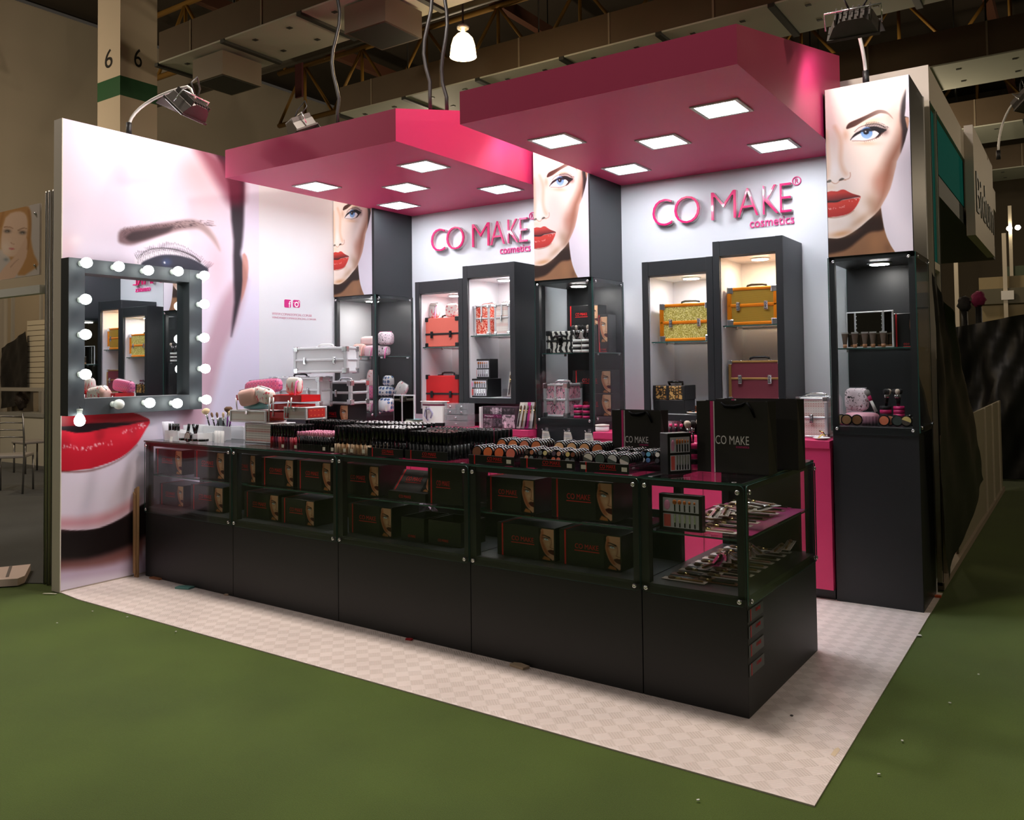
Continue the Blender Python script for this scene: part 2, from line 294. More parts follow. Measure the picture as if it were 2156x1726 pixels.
# ------------------------------------------------------------------ the two printed faces, traced in photograph pixels
def z1(x, y): return (1720+x/8.629, 140+y/8.629)
def z2(x, y): return (1720+x/8.22, 340+y/8.22)
def L(f, *a): return [f(*p) for p in a]
def tower_face(X, Y):
    p = Paint(X, Y, (228, 221, 234)); k = p.poly; ln = p.line; bl = p.blob
    face = [(1700, 150), z1(1500, 150), z1(1600, 300), z1(1618, 440), z1(1612, 620), z1(1610, 760), z1(1592, 900), z1(1665, 925), z1(1672, 1000), z1(1650, 1150), z1(1600, 1350), z1(1530, 1560), z1(1450, 1726)]
    face += L(z2, (1370, 80), (1340, 200), (1310, 330), (1270, 470), (1210, 600), (1120, 760), (1105, 800), (1000, 920), (880, 1020), (760, 1125), (620, 1225), (480, 1300), (350, 1332), (190, 1325))+[(1690, 500)]
    neck = L(z2, (100, 1250), (600, 1000), (1090, 780), (1106, 790), (1130, 950), (1160, 1130), (1210, 1300), (1280, 1450), (1370, 1590), (1500, 1800), (100, 1800))
    k(neck, (150, 108, 78), 1.2, n=3)
    bl(*z2(1000, 1400), 14, 22, (165, 118, 82), .7); bl(*z2(1230, 1500), 10, 14, (112, 80, 60), .6)
    k(L(z2, (100, 1300), (480, 1270), (760, 1080), (1000, 880), (1106, 790), (1128, 950), (1165, 1150), (1100, 1200), (950, 1215), (850, 1260), (700, 1380), (560, 1490), (400, 1560), (100, 1590)), (48, 31, 24), 4.5, n=3)
    k(face, (250, 234, 226), 1.0, n=2)
    # broad modelling of the cheek, jaw and forehead
    k([z1(1540, 900), z1(1680, 1000), z1(1600, 1400), z1(1440, 1740)]+L(z2, (1340, 250), (1270, 480), (1190, 640), (1080, 800), (980, 860), (1060, 600), (1050, 330), (1120, 130), (1200, -60))+[z1(1430, 1350), z1(1500, 1100)], (146, 92, 72), 19, .95, n=2)
    bl(*z2(1060, 380), 22, 34, (190, 130, 112), .55); bl(*z2(960, 720), 18, 24, (176, 136, 108), .6, -.6); bl(*z2(740, 1020), 34, 10, (196, 150, 112), .6, -.62)
    bl(*z2(420, 1250), 30, 8, (218, 160, 112), .85, -.2); bl(*z2(330, 1080), 26, 12, (246, 226, 214), .6); bl(*z1(1350, 900), 18, 26, (222, 186, 174), .55)
    bl(*z2(230, 440), 16, 8, (240, 208, 180), .5); bl(*z2(690, 330), 22, 30, (252, 236, 230), .6); bl(*z2(640, 900), 14, 14, (232, 204, 180), .5)
    # nose
    ln([z1(330, 1100), z1(430, 1330), z1(430, 1700)]+L(z2, (450, 130), (500, 210)), (226, 172, 132), 4, 6, 6, .6)
    ln([z1(150, 1200), z1(180, 1500)]+L(z2, (190, 60), (170, 260)), (236, 186, 146), 6, 6, 6, .7); bl(*z2(310, 140), 9, 22, (255, 246, 244), .8)
    bl(*z1(520, 1240), 8, 14, (212, 164, 130), .5); ln(L(z2, (575, 190), (578, 250), (550, 295), (480, 315)), (182, 110, 78), 1.2, 1.4, 1, .75)
    ln(L(z2, (155, 372), (200, 345), (250, 350), (290, 376), (340, 378), (390, 338), (440, 320), (500, 318)), (190, 128, 92), 1.5, 1.2, 1, .8)
    k(L(z2, (376, 335), (398, 300), (440, 284), (475, 300), (440, 322), (410, 330)), (74, 62, 52), .7, .9); k(L(z2, (150, 372), (180, 332), (230, 314), (252, 338), (225, 360), (180, 366)), (92, 84, 74), .7, .85)
    # lips
    k(L(z2, (120, 560), (200, 522), (260, 511), (340, 516), (380, 505), (420, 488), (480, 488), (540, 520), (620, 556), (756, 600), (640, 628), (520, 642), (430, 664), (340, 702), (200, 708), (120, 708)), (208, 62, 54), .6, n=3, col2=(86, 26, 30), g=(*z2(400, 540), *z2(420, 690)))
    k(L(z2, (120, 700), (340, 700), (450, 668), (600, 644), (720, 622), (758, 602), (742, 660), (692, 760), (622, 850), (540, 905), (420, 940), (280, 957), (120, 950)), (216, 66, 54), .6, n=3, col2=(186, 48, 46), g=(*z2(400, 720), *z2(420, 930)))
    ln(L(z2, (120, 695), (340, 692), (440, 656), (560, 638), (740, 606)), (44, 18, 24), 4, .6, .8)
    ln(L(z2, (180, 965), (300, 972), (450, 948), (560, 905), (640, 850)), (150, 96, 66), 2, .8, 1.2, .8)
    rg = random.Random(3)
    for a, c, n in (((200, 820), (350, 805), 9), ((350, 805), (500, 770), 8), ((550, 700), (740, 625), 11)):
        for i in range(n):
            t = rg.random(); x, y = a[0]+(c[0]-a[0])*t+rg.uniform(-6, 6), a[1]+(c[1]-a[1])*t+rg.uniform(-14, 14); bl(*z2(x, y), .8, 1.1, (255, 225, 220), .9)
    # hair at the temple, then the pale ground beside the head again
    k(L(z1, (1640, 380), (1575, 520), (1540, 640), (1518, 800), (1520, 1000), (1545, 1150), (1542, 1400), (1535, 1620), (1700, 1400), (1760, 900), (1720, 420)), (44, 33, 35), 4.5, .97, n=2)
    k([z1(1560, 100), z1(1612, 300), z1(1620, 440), z1(1612, 620), z1(1610, 760), z1(1592, 900), z1(1665, 925), z1(1672, 1000), z1(1650, 1150), z1(1600, 1350), z1(1530, 1560), z1(1450, 1726)]+L(z2, (1370, 80), (1340, 200), (1310, 330), (1270, 470), (1210, 600), (1120, 760), (1107, 790), (1130, 950), (1160, 1130), (1210, 1300), (1280, 1450), (1370, 1590), (1500, 1800), (2200, 1800))+[(1990, 120)], (226, 219, 232), 1.0, n=1)
    k(L(z1, (1602, 930), (1640, 922), (1668, 940), (1670, 1010), (1645, 1130), (1625, 1040)), (206, 158, 130), 1.2, .9, n=2)
    # brow
    k(L(z1, (530, 1112), (560, 1050), (620, 1005), (760, 945), (900, 882), (1060, 802), (1150, 786), (1240, 802), (1310, 850), (1360, 905), (1386, 955), (1335, 912), (1280, 866), (1180, 848), (1120, 858), (1000, 912), (900, 962), (800, 1022), (700, 1082), (600, 1122), (545, 1136)), (66, 38, 32), 1.1, .95, n=3, col2=(176, 148, 138), g=(*z1(800, 980), *z1(1330, 850)))
    # eye
    bl(*z1(980, 1010), 26, 8, (240, 206, 170), .7, -.3); bl(*z1(1230, 1180), 10, 9, (120, 82, 80), .7); bl(*z1(900, 1400), 26, 5, (230, 190, 160), .7)
    k(L(z1, (690, 1190), (770, 1115), (880, 1072), (1000, 1050), (1120, 1055), (1220, 1110), (1130, 1130), (980, 1110), (850, 1130), (740, 1190)), (226, 208, 206), .8, .95)
    k(L(z1, (602, 1338), (680, 1225), (780, 1165), (870, 1112), (970, 1092), (1070, 1088), (1150, 1110), (1262, 1150), (1220, 1190), (1170, 1240), (1120, 1285), (1050, 1310), (1100, 1240), (1060, 1190), (960, 1170), (860, 1190), (740, 1250), (660, 1310)), (26, 22, 28), .7)
    k(L(z1, (622, 1332), (700, 1264), (800, 1208), (880, 1175), (960, 1162), (1050, 1168), (1118, 1205), (1105, 1248), (1030, 1298), (935, 1340), (840, 1346), (720, 1338)), (242, 240, 248), .5)
    k([z1(905+108*math.cos(t), 1205+105*math.sin(t)) for t in np.arange(0, 2*PI, PI/8)], (150, 192, 238), .5, n=2, col2=(96, 142, 206), g=(*z1(905, 1290), *z1(905, 1150)))
    k([z1(893+52*math.cos(t), 1192+44*math.sin(t)) for t in np.arange(0, 2*PI, PI/6)], (20, 22, 34), .5, n=2); k(L(z1, (790, 1190), (860, 1130), (960, 1120), (1040, 1165), (960, 1178), (870, 1180)), (26, 26, 34), .8, .9); bl(*z1(884, 1182), 1.7, 1.7, (255, 255, 255), 1)
    ln(L(z1, (680, 1190), (760, 1112), (880, 1066), (1000, 1045), (1120, 1050), (1235, 1105)), (60, 36, 34), .9, 1.8, .6); ln(L(z1, (640, 1352), (760, 1350), (850, 1352), (960, 1335), (1060, 1300), (1130, 1262), (1190, 1205)), (116, 70, 62), .8, 1.6, .7, .9)
    for i in range(26):
        t = i/25; bx, by = 880+380*t, 1095+60*t*t; ln([z1(bx, by), z1(bx+10+20*t, by-50-40*math.sin(PI*t)+10*t), z1(bx+15+45*t, by-75-50*math.sin(PI*t*.9)+50*t)], (30, 22, 26), .9, .3, .4, .85, 2)
    for i in range(10):
        t = i/9; bx, by = 860+320*t, 1352-130*t*t; ln([z1(bx, by), z1(bx+16, by+34)], (80, 50, 46), .5, .2, .4, .7, 1)
    return p.C
def q3(x, y): return (120+x/4.9, 440+y/4.9)
def q1(x, y): return (x/3.08, y/3.08)
def q4(x, y): return (x/3.08, 500+y/3.08)
def q5(x, y): return (x/4.312, 1000+y/4.312)
def mural_face(X, Y):
    p = Paint(X, Y, (212, 206, 226)); k = p.poly; ln = p.line; bl = p.blob
    k([(80, 1000), (300, 1000), (300, 1300), (80, 1300)], (150, 112, 122), 2, n=1)
    k([(80, 1205), (320, 1170), (320, 1300), (80, 1300)], (196, 178, 204), 16, n=1); k([(80, 1232), (320, 1196), (320, 1300), (80, 1300)], (226, 220, 236), 10, .8, n=1)
    k([(80, 1100), (160, 1108), (260, 1080), (310, 1040), (330, 1100), (300, 1140), (230, 1168), (160, 1182), (80, 1180)], (22, 14, 15), 12, n=3); k([(80, 1178), (180, 1180), (260, 1156), (310, 1128), (310, 1150), (240, 1184), (160, 1196), (80, 1196)], (112, 66, 58), 11, .7, n=3)
    face = [(60, 200), (300, 200), (440, 240)]+L(q1, (1585, 1180), (1584, 1300), (1578, 1480), (1566, 1620))+[(508, 530)]+L(q4, (1600, 120), (1612, 200), (1590, 330), (1530, 560), (1450, 740), (1400, 950), (1350, 1140), (1290, 1330), (1200, 1550))+L(q5, (1250, 290), (1100, 392), (950, 462), (850, 490), (700, 501), (555, 492))+[(60, 1100)]
    k(face, (218, 206, 224), 1.6, n=2)
    k(L(q4, (1500, 300), (1600, 280), (1530, 560), (1450, 740), (1400, 950), (1340, 1160), (1240, 1440), (1150, 1600), (1120, 1350), (1230, 1000), (1330, 700), (1400, 480)), (176, 138, 152), 14, .8, n=2)
    k(L(q5, (440, 480), (700, 480), (900, 455), (1100, 370), (1260, 270), (1240, 190), (1000, 330), (700, 390), (440, 390)), (200, 132, 142), 12, .75, n=2); bl(190, 1035, 70, 30, (214, 206, 220), .7)
    bl(140, 520, 26, 40, (212, 176, 184), .6); bl(160, 505, 16, 14, (232, 220, 228), .6); bl(128, 620, 20, 60, (206, 172, 182), .5)
    bl(455, 560, 34, 70, (216, 176, 190), .75); bl(430, 440, 44, 60, (236, 206, 216), .6); bl(380, 500, 46, 16, (246, 226, 232), .5)
    # dark hair down the right edge
    k(L(q1, (1290, 930), (1400, 1010), (1460, 1130), (1490, 1250), (1500, 1420), (1515, 1560))+L(q4, (1512, 120), (1516, 300), (1520, 420), (1500, 640), (1560, 400), (1600, 260), (1590, 190), (1560, 110))+L(q1, (1568, 1600), (1580, 1460), (1586, 1180), (1590, 1000), (1500, 900)), (34, 26, 34), 5, .96, n=2)
    k(L(q1, (1240, 900), (1400, 1000), (1560, 1120), (1580, 1300), (1500, 1330), (1440, 1240), (1340, 1090)), (112, 40, 62), 16, .8, n=2); bl(*q1(1260, 1110), 60, 46, (206, 150, 150), .45, .7)
    k(L(q4, (1572, 110), (1600, 120), (1612, 200), (1595, 320), (1562, 420), (1572, 280)), (184, 128, 116), 2, .85, n=2)
    # brow
    k(L(q3, (632, 310), (660, 215), (850, 180), (1050, 150), (1200, 128), (1350, 108), (1450, 122), (1550, 180), (1620, 270), (1660, 350), (1682, 430), (1640, 375), (1570, 290), (1480, 215), (1400, 205), (1250, 225), (1120, 262), (1000, 300), (880, 340), (760, 372), (655, 352)), (92, 62, 64), 5, .8, n=3, col2=(166, 138, 134), g=(*q3(1000, 220), *q3(1600, 260)))
    k(L(q3, (710, 290), (780, 235), (900, 215), (1060, 195), (1200, 175), (1150, 235), (1000, 285), (860, 325), (760, 335)), (44, 28, 32), 5, .85)
    rg = random.Random(5)
    for i in range(130):
        t = rg.random(); bx, by = 670+900*t, 260-150*t+130*max(0, t-.75)+rg.uniform(-60, 60)*(1-t*.6); ln([q3(bx, by), q3(bx+40+30*t, by-30+40*t)], (52, 34, 38), .8, .3, .5, .5, 1)
    # eye with long lashes, its lower half behind the mirror
    k(L(q3, (800, 530), (880, 465), (980, 425), (1100, 410), (1250, 428), (1400, 482), (1540, 600), (1500, 760), (1100, 820), (860, 700)), (230, 220, 232), 2)
    k(L(q3, (870, 560), (960, 508), (1060, 476), (1160, 470), (1270, 482), (1400, 520), (1500, 575), (1560, 640), (1400, 700), (1100, 720), (900, 640)), (40, 40, 54), 2.2); bl(*q3(1130, 550), 12, 10, (58, 74, 120), .7); bl(*q3(1110, 552), 2.2, 2.2, (255, 255, 255), 1)
    ln(L(q3, (850, 490), (900, 445), (980, 412), (1100, 403), (1210, 416), (1310, 444), (1410, 490), (1480, 545)), (60, 50, 56), 1.2, 3.2, 1)
    for i in range(48):
        t = i/47; bx = 830+720*t; by = 520-115*math.sin(PI*min(1, t*1.05+.02))+95*t*t
        ln([q3(bx, by), q3(bx-20+60*t, by-30), q3(bx-30+95*t, by-72-20*rg.random()+50*abs(t-.5))], (38, 32, 44), 1.5, .4, .6, .95, 2)
        ln([q3(bx, by), q3(bx+6, by+45)], (52, 44, 58), 1, .6, .7, .7, 1)
    # lips
    k(L(q4, (250, 1200), (560, 1192), (800, 1190), (968, 1185), (800, 1225), (570, 1275), (450, 1270), (250, 1255)), (36, 12, 20), 1.5, n=2)
    k(L(q4, (250, 1110), (500, 1110), (760, 1120), (880, 1140), (930, 1160), (972, 1184), (900, 1204), (700, 1200), (560, 1205), (450, 1222), (250, 1225)), (196, 34, 48), 1, n=3, col2=(150, 24, 38), g=(*q4(600, 1140), *q4(600, 1215)))
    k(L(q4, (250, 1240), (480, 1265), (570, 1262), (700, 1235), (850, 1212), (970, 1188), (945, 1245), (885, 1340), (785, 1425), (650, 1480), (520, 1506), (250, 1500)), (226, 34, 58), 1, n=3, col2=(188, 22, 44), g=(*q4(600, 1280), *q4(600, 1490)))
    ln(L(q4, (300, 1225), (480, 1243), (570, 1246), (650, 1222), (750, 1205), (960, 1188)), (32, 12, 20), 8, 1, 1.6)
    ln(L(q4, (300, 1512), (520, 1518), (660, 1492), (790, 1432), (890, 1345)), (90, 40, 34), 4, .8, 2, .8)
    for a, c, n in (((410, 1350), (560, 1370), 22), ((560, 1368), (740, 1325), 22), ((790, 1270), (955, 1205), 26)):
        for i in range(n):
            t = rg.random(); bl(*q4(a[0]+(c[0]-a[0])*t+rg.uniform(-8, 8), a[1]+(c[1]-a[1])*t+rg.uniform(-14, 14)), rg.uniform(.8, 2), rg.uniform(1, 3.2), (255, 214, 224), .85)
    return p.C
# ------------------------------------------------------------------ stand walls
XW, YT, YB, ZT = -4.59, 2.06, 2.59, 3.27
wl = struct(B().box(XW-.10, XW, -.504, YB+.05, 0, ZT).done('wall_left', M('panel_greige', (196, 186, 176), .6)))
seam = 1.19
def plane_grid(nu, nv, fn): u, v = np.meshgrid(np.linspace(0, 1, nu), np.linspace(0, 1, nv)); return fn(u.ravel(), v.ravel())
nu, nv = 230, 430
G = plane_grid(nu, nv, lambda u, v: np.stack([np.full_like(u, XW+.003), -.503+u*(seam+.503), ZT-v*(ZT-.012)], 1))
ob('mural_print', grid_mesh('mural_print', G, nu, nv, mural_face(*proj(G[:, 0], G[:, 1], G[:, 2]))), wl)['label'] = 'giant close-up print of a made-up face with red lips'
B().box(XW, XW+.003, seam, YB, .01, ZT).done('white_panel', WHITE, wl)
B().box(XW-.101, XW+.006, -.509, -.502, 0, ZT).done('edge_strip', M('cream_edge', (214, 204, 192), .5), wl)
ICON = M('magenta_print', (196, 30, 120), .5)
def lw(name, me_parent, x0, x1, y0, y1, r=.012):   # flat print on the left wall, px box -> wall metres
    a, c = at(x0, y0, 0, XW), at(x1, y1, 0, XW); return a.y, c.y, c.z, a.z
def wall_text(name, s, ya, yb, za, zb, mat, parent):
    me = text_me(s, 1, mat, .0004); a, c = width(me); zs = [v.co.y for v in me.vertices]; lo, hi = min(zs), max(zs); sx, sz = (yb-ya)/(c-a), (zb-za)/(hi-lo)
    return ob(name, me, parent, (XW+.0045, ya-a*sx, za-lo*sz), (PI/2, 0, PI/2), (sx, sz, 1))
def rrect(y0, y1, z0, z1, r, n=4):
    o = []
    for cy, cz, a0 in ((y1-r, z1-r, 0), (y0+r, z1-r, PI/2), (y0+r, z0+r, PI), (y1-r, z0+r, 1.5*PI)):
        o += [(cy+r*math.cos(a0+PI/2*i/n), cz+r*math.sin(a0+PI/2*i/n)) for i in range(n+1)]
    return o
y0, y1, zA, zB = lw('', 0, 598, 612, 630, 648); b_ = B(); b_.prism(rrect(y0, y1, zA, zB, .012), .0015, 'x', XW+.003); b_.done('social_icon', ICON, wl)
wall_text('icon_letter', 'f', y0+.048, y0+.072, zA+.002, zB-.012, WHITEP, wl)
y0, y1, zA, zB = lw('', 0, 616, 631, 631, 648); b_ = B(); b_.prism(rrect(y0, y1, zA, zB, .016), .0015, 'x', XW+.003); b_.done('social_icon', ICON, wl)
ym, zm = (y0+y1)/2, (zA+zB)/2-.006; b_ = B(); b_.cyl((XW+.004, ym, zm), (XW+.0058, ym, zm), .024, n=20); b_.box(XW+.004, XW+.0058, y1-.02, y1-.009, zB-.018, zB-.008); b_.box(XW+.004, XW+.0055, y0+.004, y1-.004, zB-.026, zB-.023); b_.done('icon_letter', WHITEP, wl)
b_ = B(); b_.cyl((XW+.0055, ym, zm), (XW+.0065, ym, zm), .014, n=18); b_.done('icon_letter', ICON, wl)
wall_text('lettering', 'WWW.COMAKEOFICIAL.COM.BR', at(572, 660, 0, XW).y, at(656, 660, 0, XW).y, 1.983, 2.005, M('pink_grey_print', (206, 140, 158), .6), wl)
wall_text('lettering', 'VENDAS@COMAKEOFICIAL.COM.BR', at(572, 668, 0, XW).y, at(665, 668, 0, XW).y, 1.949, 1.971, MATS['pink_grey_print'], wl)
wb = struct(B().box(XW, .376, YB, YB+.05, 0, ZT).done('wall_back', WHITE))
# raised sign letters on the back wall
SIGNP = M('sign_pink_acrylic', (228, 40, 110), .18, coat=.6); SIGNC = M('sign_clear_edge', (226, 206, 214), .2)
def sign(label, x0, group='wall signs'):
    s = thing('wall_sign', label, 'sign', (x0, YB, 2.53), 0)
    # letter outlines: own thin humanist capitals
    xs = {'C': (0, .165), 'O': (.185, .405), 'M': (.50, .70), 'A': (.715, .875), 'K': (.895, 1.005), 'E': (1.0, 1.075)}
    for ch, a, c in (('C', 0, .172), ('O', .182, .40), ('M', .478, .68), ('A', .68, .842), ('K', .866, .985), ('E', .99, 1.075)):
        z0 = .06; z1_ = .268
        me = text_me(ch, 1, SIGNP, .008, -.021); w = width(me); zz = [v.co.y for v in me.vertices]; sx, sz = (c-a)/(w[1]-w[0])*.93, (z1_-z0)/(max(zz)-min(zz))
        ob('letter', me, s, (a-w[0]*sx, -.045, z0-min(zz)*sz), (PI/2, 0, 0), (sx, sz, 1))
        mb = text_me(ch, 1, SIGNC, .0165, -.019); o = ob('letter_backing', mb, s, (a-w[0]*sx-.001, -.0175, z0-min(zz)*sz), (PI/2, 0, 0), (sx*1.005, sz*1.005, 1))
    fit_text('lettering', 'cosmetics', PINKP, s, .755, 1.075, -.022, .04, -.008, .004)
    b_ = B(); n = 24
    for i in range(n):
        a, c = 2*PI*i/n, 2*PI*(i+1)/n
        b_.prism([(1.098+.032*math.cos(a), .282+.032*math.sin(a)), (1.098+.032*math.cos(c), .282+.032*math.sin(c)), (1.098+.026*math.cos(c), .282+.026*math.sin(c)), (1.098+.026*math.cos(a), .282+.026*math.sin(a))], .01, 'y', -.012)
    b_.done('registered_ring', PINKP, s); fit_text('letter', 'R', PINKP, s, 1.086, 1.111, .264, .3, -.008, .003)
sign('pink raised wall sign reading CO MAKE above the coral and red cases', -3.79); sign('pink raised wall sign reading CO MAKE above the gold cases', -1.548)
# ------------------------------------------------------------------ pink canopies with led panels
def canopy(label, x0, x1, yf, zf, zb, leds, notch=0):
    c = thing('canopy', label, 'canopy', (0, 0, 2.963))
    pl = [(x0, yf), (x1, yf), (x1, YB-.002), (x0+notch, YB-.002)]+([(x0+notch, YT-.012), (x0, YT-.012)] if notch else [])
    b_ = B(); lo = [b_.bm.verts.new((x, y, 0)) for x, y in pl]; hi = [b_.bm.verts.new((x, y, zf+(zb-zf)*(y-yf)/(YB-yf)-2.963)) for x, y in pl]; n = len(pl)
    b_.bm.faces.new(lo[::-1]); b_.bm.faces.new(hi)
    for i in range(n): b_.bm.faces.new((lo[i], lo[(i+1) % n], hi[(i+1) % n], hi[i]))
    b_.done('shell', PINK, c)
    for x, y in leds:
        h = .139; b_ = B()
        for q in ((x-h, x+h, y-h, y-h+.022), (x-h, x+h, y+h-.022, y+h), (x-h, x-h+.022, y-h+.022, y+h-.022), (x+h-.022, x+h, y-h+.022, y+h-.022)): b_.box(q[0], q[1], q[2], q[3], -.008, -.0005)
        fr = b_.done('led_panel', M('led_frame_white', (214, 216, 214), .5), c)
        B().box(x-h+.022, x+h-.022, y-h+.022, y+h-.022, -.006, -.001).done('diffuser', LED, fr)
canopy('pink canopy with square lights above the coral and red cases', -4.112, -2.391, .4845, 3.175, 3.65, [(-2.676, 1.105), (-3.25, 1.57), (-3.79, 2.09), (-3.786, 1.108), (-2.68, 2.085)], .047)
canopy('pink canopy with square lights above the gold cases, nearer the tall poster tower', -1.838, -.141, .4395, 3.162, 3.65, [(-.454, 1.083), (-1.01, 1.535), (-1.545, 2.083), (-.456, 2.084), (-1.556, 1.104)])
# ------------------------------------------------------------------ poster towers with glass vitrines
nu, nv = 150, 300
XR0, XR1 = -.123, .376
G = plane_grid(nu, nv, lambda u, v: np.stack([XR0+.004+u*(XR1-XR0-.008), np.full_like(u, YT), 3.262-v*(3.262-2.182)], 1))
POSTER = grid_mesh('poster_print', G-np.array([XR0, YT, 0]), nu, nv, tower_face(*proj(G[:, 0], G[:, 1], G[:, 2])))
def bolt(parent, loc, ax, r=.0105):
    k = ('bolt',)+tuple(ax)
    if k not in TXT: b_ = B(); b_.lathe([(r, 0), (r, .006), (r*.8, .009), (r*.35, .009), (r*.3, .0075)], ax=ax, n=12); TXT[k] = b_.mesh('standoff_bolt', CHROME)
    return ob('standoff_bolt', TXT[k], parent, loc)
def pane(name, parent, x0, x1, y0, y1, z0, z1, mat=None):
    """glass sheet, its narrow rims in edge green"""
    b_ = B(); b_.box(x0, x1, y0, y1, z0, z1); d = (x1-x0, y1-y0, z1-z0); t = d.index(min(d))
    b_.bm.normal_update()
    for f in b_.bm.faces: f.material_index = 0 if abs(f.normal[t]) > .9 else 1
    return b_.done(name, [mat or GLASS, EDGE], parent)
TZ0, TZ1, TZS = 1.105, 2.15, 1.52
def tower(label, x0, x1, shelf, glass_front=True):
    t = thing('display_tower', label, 'display tower', (x0, YT, 0)); w = x1-x0; D = YB-YT-.002
    B().box(0, w, .012, D, FZ, TZ0, .002).done('base_cabinet', BLK, t)
    up = B().box(0, w, .004, D, 2.18, 3.262, .001).done('upper_box', BLK, t)
    ob('poster_print', POSTER, up)['label'] = 'half-face portrait print with blue eye and red lips'
    b_ = B()                                        # black frame of the vitrine
    for a in (0, w-.035): b_.box(a, a+.035, .012, .047, TZ0, 2.18)
    b_.box(0, w, .012, D, TZ1, 2.18); b_.done('vitrine_frame', BLK, t)
    B().box(.0, w, D-.02, D, TZ0, TZ1).done('back_panel', BLK, t)
    b_ = B(); b_.lathe([(.06, 0), (.075, .004), (.075, .012)], n=24); dl = b_.done('downlight', M('downlight_rim', (200, 200, 200), .3, metal=1), t, (w*.52, .24, TZ1-.012))
    B().cyl((0, 0, -.002), (0, 0, .002), .058, n=24).done('diffuser', DOWN, dl)
    pane('glass_shelf', t, .012, w-.012, .06, D-.025, shelf-.008, shelf)
    for sx in (.0, w-.012):
        for sy in (.09, D-.08): B().box(sx, sx+.012, sy, sy+.02, shelf-.022, shelf-.008).done('shelf_clip', CHROME, t)
    pane('glass_pane', t, -.002, w+.002, .002, .008, TZ0-.045, 2.178)
    for a, s in ((-.008, -1), (w+.002, 1)): pane('glass_pane', t, a, a+.006, .012, D, TZ0-.03, 2.178)
    for bx_ in (.03, w-.03):
        for bz in (TZ0-.015, 2.15): bolt(t, (bx_, .002, bz), (0, -1, 0))
    for by in (.05, D-.05):
        for bz in (TZ0, 2.15): bolt(t, (w+.008, by, bz), (1, 0, 0))
    return t
tower('black display tower against the side wall, filled with pouches, poster above', XW+.004, -4.067, 1.62)
tower('black display tower with zebra case and boxes between the two wall signs', -2.35, -1.842, 1.61)
tower('tall free-end black display tower with full half-face poster above', XR0, XR1, 1.60)
# ------------------------------------------------------------------ lit wall cabinets
YC = 2.128
def cabinet(label, x0, x1, z0, z1, shelf, warm=False, dl=DOWN):
    c = thing('wall_cabinet', label, 'cabinet', (x0, YC, z0)); w = x1-x0; h = z1-z0; D = YB-YC-.002
    b_ = B()                                        # black shell
    b_.box(0, .012, .004, D, 0, h); b_.box(w-.012, w, .004, D, 0, h); b_.box(.012, w-.012, .004, D, h-.012, h); b_.box(.012, w-.012, .004, D, 0, .012); b_.done('carcass', BLK, c)
    b_ = B(); b_.box(.012, .048, .02, D-.01, .03, h-.09); b_.box(w-.048, w-.012, .02, D-.01, .03, h-.09); b_.box(.048, w-.048, D-.012, D-.002, .012, h-.09); b_.box(.048, w-.048, .02, D-.012, .012, .048); b_.box(.012, w-.012, .02, D-.002, h-.115, h-.1); b_.done('white_lining', WHITE, c)
    for a in (0, w-.048): B().box(a, a+.048, -.012, .004, 0, h, .001).done('stile', BLK, c)
    B().box(.048, w-.048, -.010, .004, h-.105, h-.001, .001).done('header', BLK, c); B().box(.048, w-.048, -.010, .004, 0, .046, .001).done('bottom_rail', BLK, c)
    b_ = B(); b_.lathe([(.058, 0), (.07, .004), (.07, .010)], n=24); d = b_.done('downlight', MATS['downlight_rim'], c, (w*.55, .2, h-.125)); B().cyl((0, 0, -.002), (0, 0, .002), .056, n=24).done('diffuser', dl, d)
    pane('glass_shelf', c, .05, w-.05, .03, D-.016, shelf-z0-.008, shelf-z0)
    for sx in (.048, w-.06):
        for sy in (.06, .3): B().cyl((sx, sy, shelf-z0-.014), (sx+.012, sy, shelf-z0-.014), .006, n=8).done('shelf_peg', CHROME, c)
    return c
cabinet('low black wall cabinet holding a coral case above a red case', -3.632, -3.106, 1.105, 2.262, 1.688)
cabinet('high black wall cabinet holding two small glitter cases above brush sets', -3.104, -2.577, 1.205, 2.362, 1.773)
cabinet('low black wall cabinet holding a gold glitter case above a leopard case', -1.45, -.912, 1.105, 2.262, 1.676)
cabinet('high warmly lit black wall cabinet with orange-edged case above a burgundy case', -.910, -.426, 1.205, 2.362, 1.775, dl=WARM)
# ------------------------------------------------------------------ pink back counters
ZP = 1.012
def pink_counter(label, x0, x1, yl=1.96):
    c = thing('back_counter', label, 'counter', (x0, 0, 0)); w = x1-x0
    B().box(0, w, 2.04, YB-.002, .07, ZP-.05).done('body', PINK, c); B().box(0, w, yl, YB-.002, ZP-.05, ZP, .002).done('countertop', PINK, c); B().box(0, w, 2.09, YB-.004, FZ, .07).done('plinth', BLK, c)
    for k in range(1, 4): B().box(w*k/4-.002, w*k/4+.002, 2.038, 2.0405, .075, ZP-.052).done('panel_joint', M('pink_joint', (120, 22, 56), .6), c)
    return c
pink_counter('pink counter beneath the coral and red cases', -4.055, -2.362); pink_counter('pink counter beneath the gold cases beside the free-end tower', -1.83, -.134, 2.03)
c = thing('side_table', 'pink low table end against the white side wall carrying stacked cases', 'table', (XW+.02, 1.15, 0))
B().box(0, .50, 0, .88, ZP-.05, ZP, .002).done('tabletop', PINK, c); B().box(.02, .48, .03, .86, FZ, ZP-.05).done('body', PINK, c)
